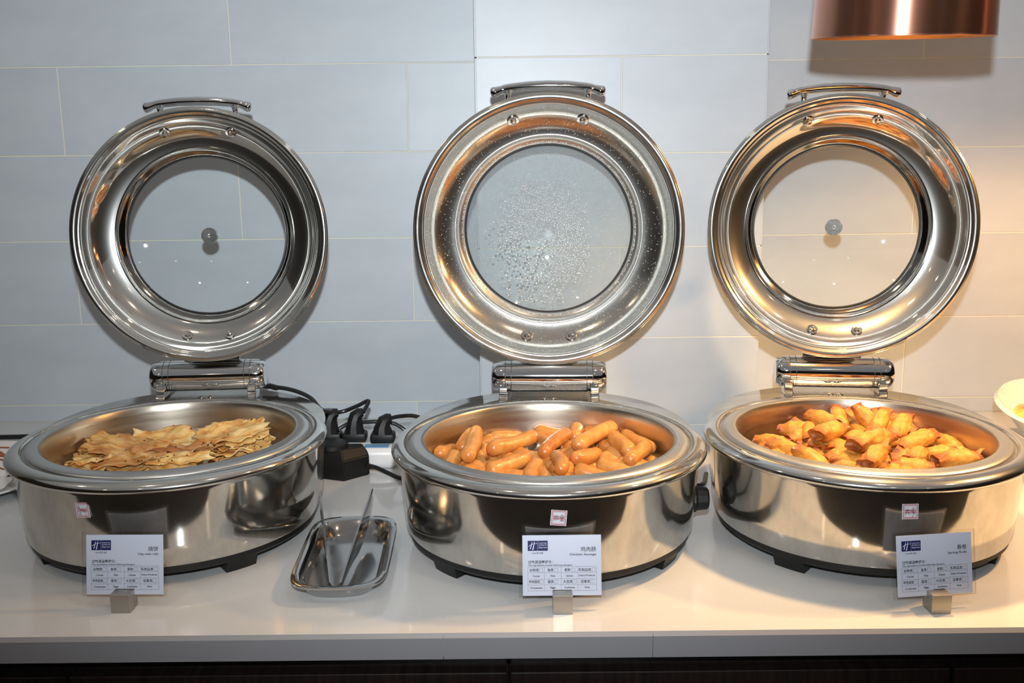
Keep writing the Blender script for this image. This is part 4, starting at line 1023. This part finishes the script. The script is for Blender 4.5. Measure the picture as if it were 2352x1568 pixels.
# ------------------------------------------------------------------ plate of sachets at far left
t = empty('sachet_plate', (-.905, 1.480, 0), 0, 'white plate of brown and white sachets at the left edge', 'plate')
bm = lathe(bm_new(), [(0, .004), (.090, .004), (.125, .010), (.158, .021), (.1605, .0205), (.160, .018), (.126, .006), (.095, .0005), (0, .0005)], 64)
for v in bm.verts: v.co.y *= .72
obj('plate_shell', bm, M_CERAMIC, t)
M_BROWN = mat('brown_sachet_foil', srgb(150, 84, 52), .35); M_WSACH = mat('white_sachet_paper', srgb(222, 218, 214), .45)
def sachet(loc, rot, w_, h_, m, lab, words=None, inkm=None):
    o = empty('sugar_sachet', loc, 0, lab, 'sachet', 'sachets on the white plate'); o.rotation_euler = rot
    bm = bm_new(); nx, ny = 8, 6; top = []
    for s_ in (1, -1):
        g = [[bm.verts.new(((i / nx - .5) * w_, (j / ny - .5) * h_, s_ * .0028 * (math.sin(PI * i / nx) * math.sin(PI * j / ny)) ** .6 + .0003 * s_)) for j in range(ny + 1)] for i in range(nx + 1)]
        for i in range(nx):
            for j in range(ny): bm.faces.new((g[i][j], g[i + 1][j], g[i + 1][j + 1], g[i][j + 1]))
    bmesh.ops.remove_doubles(bm, verts=bm.verts[:], dist=.0008)
    pk = obj('packet', bm, m, o)
    bm = bm_new(); 
    for k in range(3): box(bm, (-w_ * .38, -h_ * .28 + k * h_ * .2, .0031), (w_ * (.1 + .1 * k), -h_ * .24 + k * h_ * .2 + .001, .0033))
    obj('printed_bars', bm, inkm or M_WSACH, pk, smooth=False)
sachet((-.835, 1.535, .030), (rad(28), rad(12), rad(8)), .095, .055, M_BROWN, 'brown sachet lying uppermost on the left edge plate')
sachet((-.822, 1.500, .027), (rad(20), rad(10), rad(-18)), .055, .050, M_WSACH, 'white sachet in front of the uppermost brown one', inkm=M_BROWN)
sachet((-.822, 1.462, .0215), (rad(6), rad(4), rad(5)), .080, .048, M_WSACH, 'white sachet lowest at the front of the plate', inkm=M_BROWN)
sachet((-.850, 1.560, .040), (rad(38), rad(0), rad(-6)), .085, .045, M_WSACH, 'white sachet standing at the back of the plate', inkm=M_BROWN)
sachet((-.865, 1.450, .0190), (rad(4), 0, rad(24)), .070, .045, M_BROWN, 'brown sachet under the front white one')

# ------------------------------------------------------------------ white bowl of food at far right
t = empty('serving_bowl', (.930, 1.530, 0), 0, 'large white ceramic bowl with a swept-up rim at the right edge', 'bowl')
bm = bm_new(); segs = 72; prof = [(.055, .0), (.060, .0), (.075, .012), (.115, .050), (.150, .088)]
def rimz(a): return .020 * max(0, math.cos(a - rad(118))) ** 2
rings = []
for r, z in prof + [(.156, .090), (.150, .094), (.108, .052), (.068, .016), (.0, .012)]:
    if r == 0: rings.append([bm.verts.new((0, 0, z))]); continue
    rings.append([bm.verts.new(((r + .35 * rimz(2 * PI * k / segs) * (z > .08)) * math.cos(2 * PI * k / segs), (r + .35 * rimz(2 * PI * k / segs) * (z > .08)) * math.sin(2 * PI * k / segs), z + rimz(2 * PI * k / segs) * max(0, z - .05) / .04)) for k in range(segs)])
for A, B in zip(rings, rings[1:]):
    for k in range(segs):
        j = (k + 1) % segs
        if len(B) == 1: bm.faces.new((A[k], A[j], B[0]))
        else: bm.faces.new((A[k], A[j], B[j], B[k]))
obj('bowl_shell', bm, M_CERAMIC, t)
def scramble():
    m = mat('tomato_and_egg', srgb(236, 150, 60), .3, Subsurface_Weight=.1); v = coords(m); n = noise_tex(m, 30, 5, v)
    c = ramp(m, n.outputs[0], [(.35, srgb(214, 70, 40)), (.48, srgb(240, 150, 60)), (.6, srgb(246, 206, 110))]); L(m, c.outputs[0], bsdf(m).inputs['Base Color']); return m
bm = bm_new(); lathe(bm, [(.136 * k / 18, .0) for k in range(18, -1, -1)], 60)
for v in bm.verts:
    r = v.co.length; v.co.z = .080 + .018 * (1 - (r / .136) ** 2) + .007 * noise.noise(v.co * 38) + .004 * noise.noise(v.co * 90)
fo = obj('scrambled_tomato_and_egg', bm, scramble(), None, (.930, 1.530, 0)); tag(fo, 'orange and yellow scrambled tomato and egg in the white bowl', 'food', kind='stuff')

# ------------------------------------------------------------------ ceiling fittings (seen only as reflections)
for i, (x, y) in enumerate(DOWN):
    t = empty('downlight', (x, y, CEIL), 0, 'round warm recessed ceiling downlight of the dining room', 'ceiling light', 'recessed ceiling downlights')
    bm = lathe(bm_new(), [(0, -.004), (.030, -.004)], 24); obj('lens', bm, M_DOWN, t)
    bm = lathe(bm_new(), [(.030, -.001), (.030, -.006), (.045, -.006), (.047, 0)], 24); obj('trim_ring', bm, M_CHROME, t)
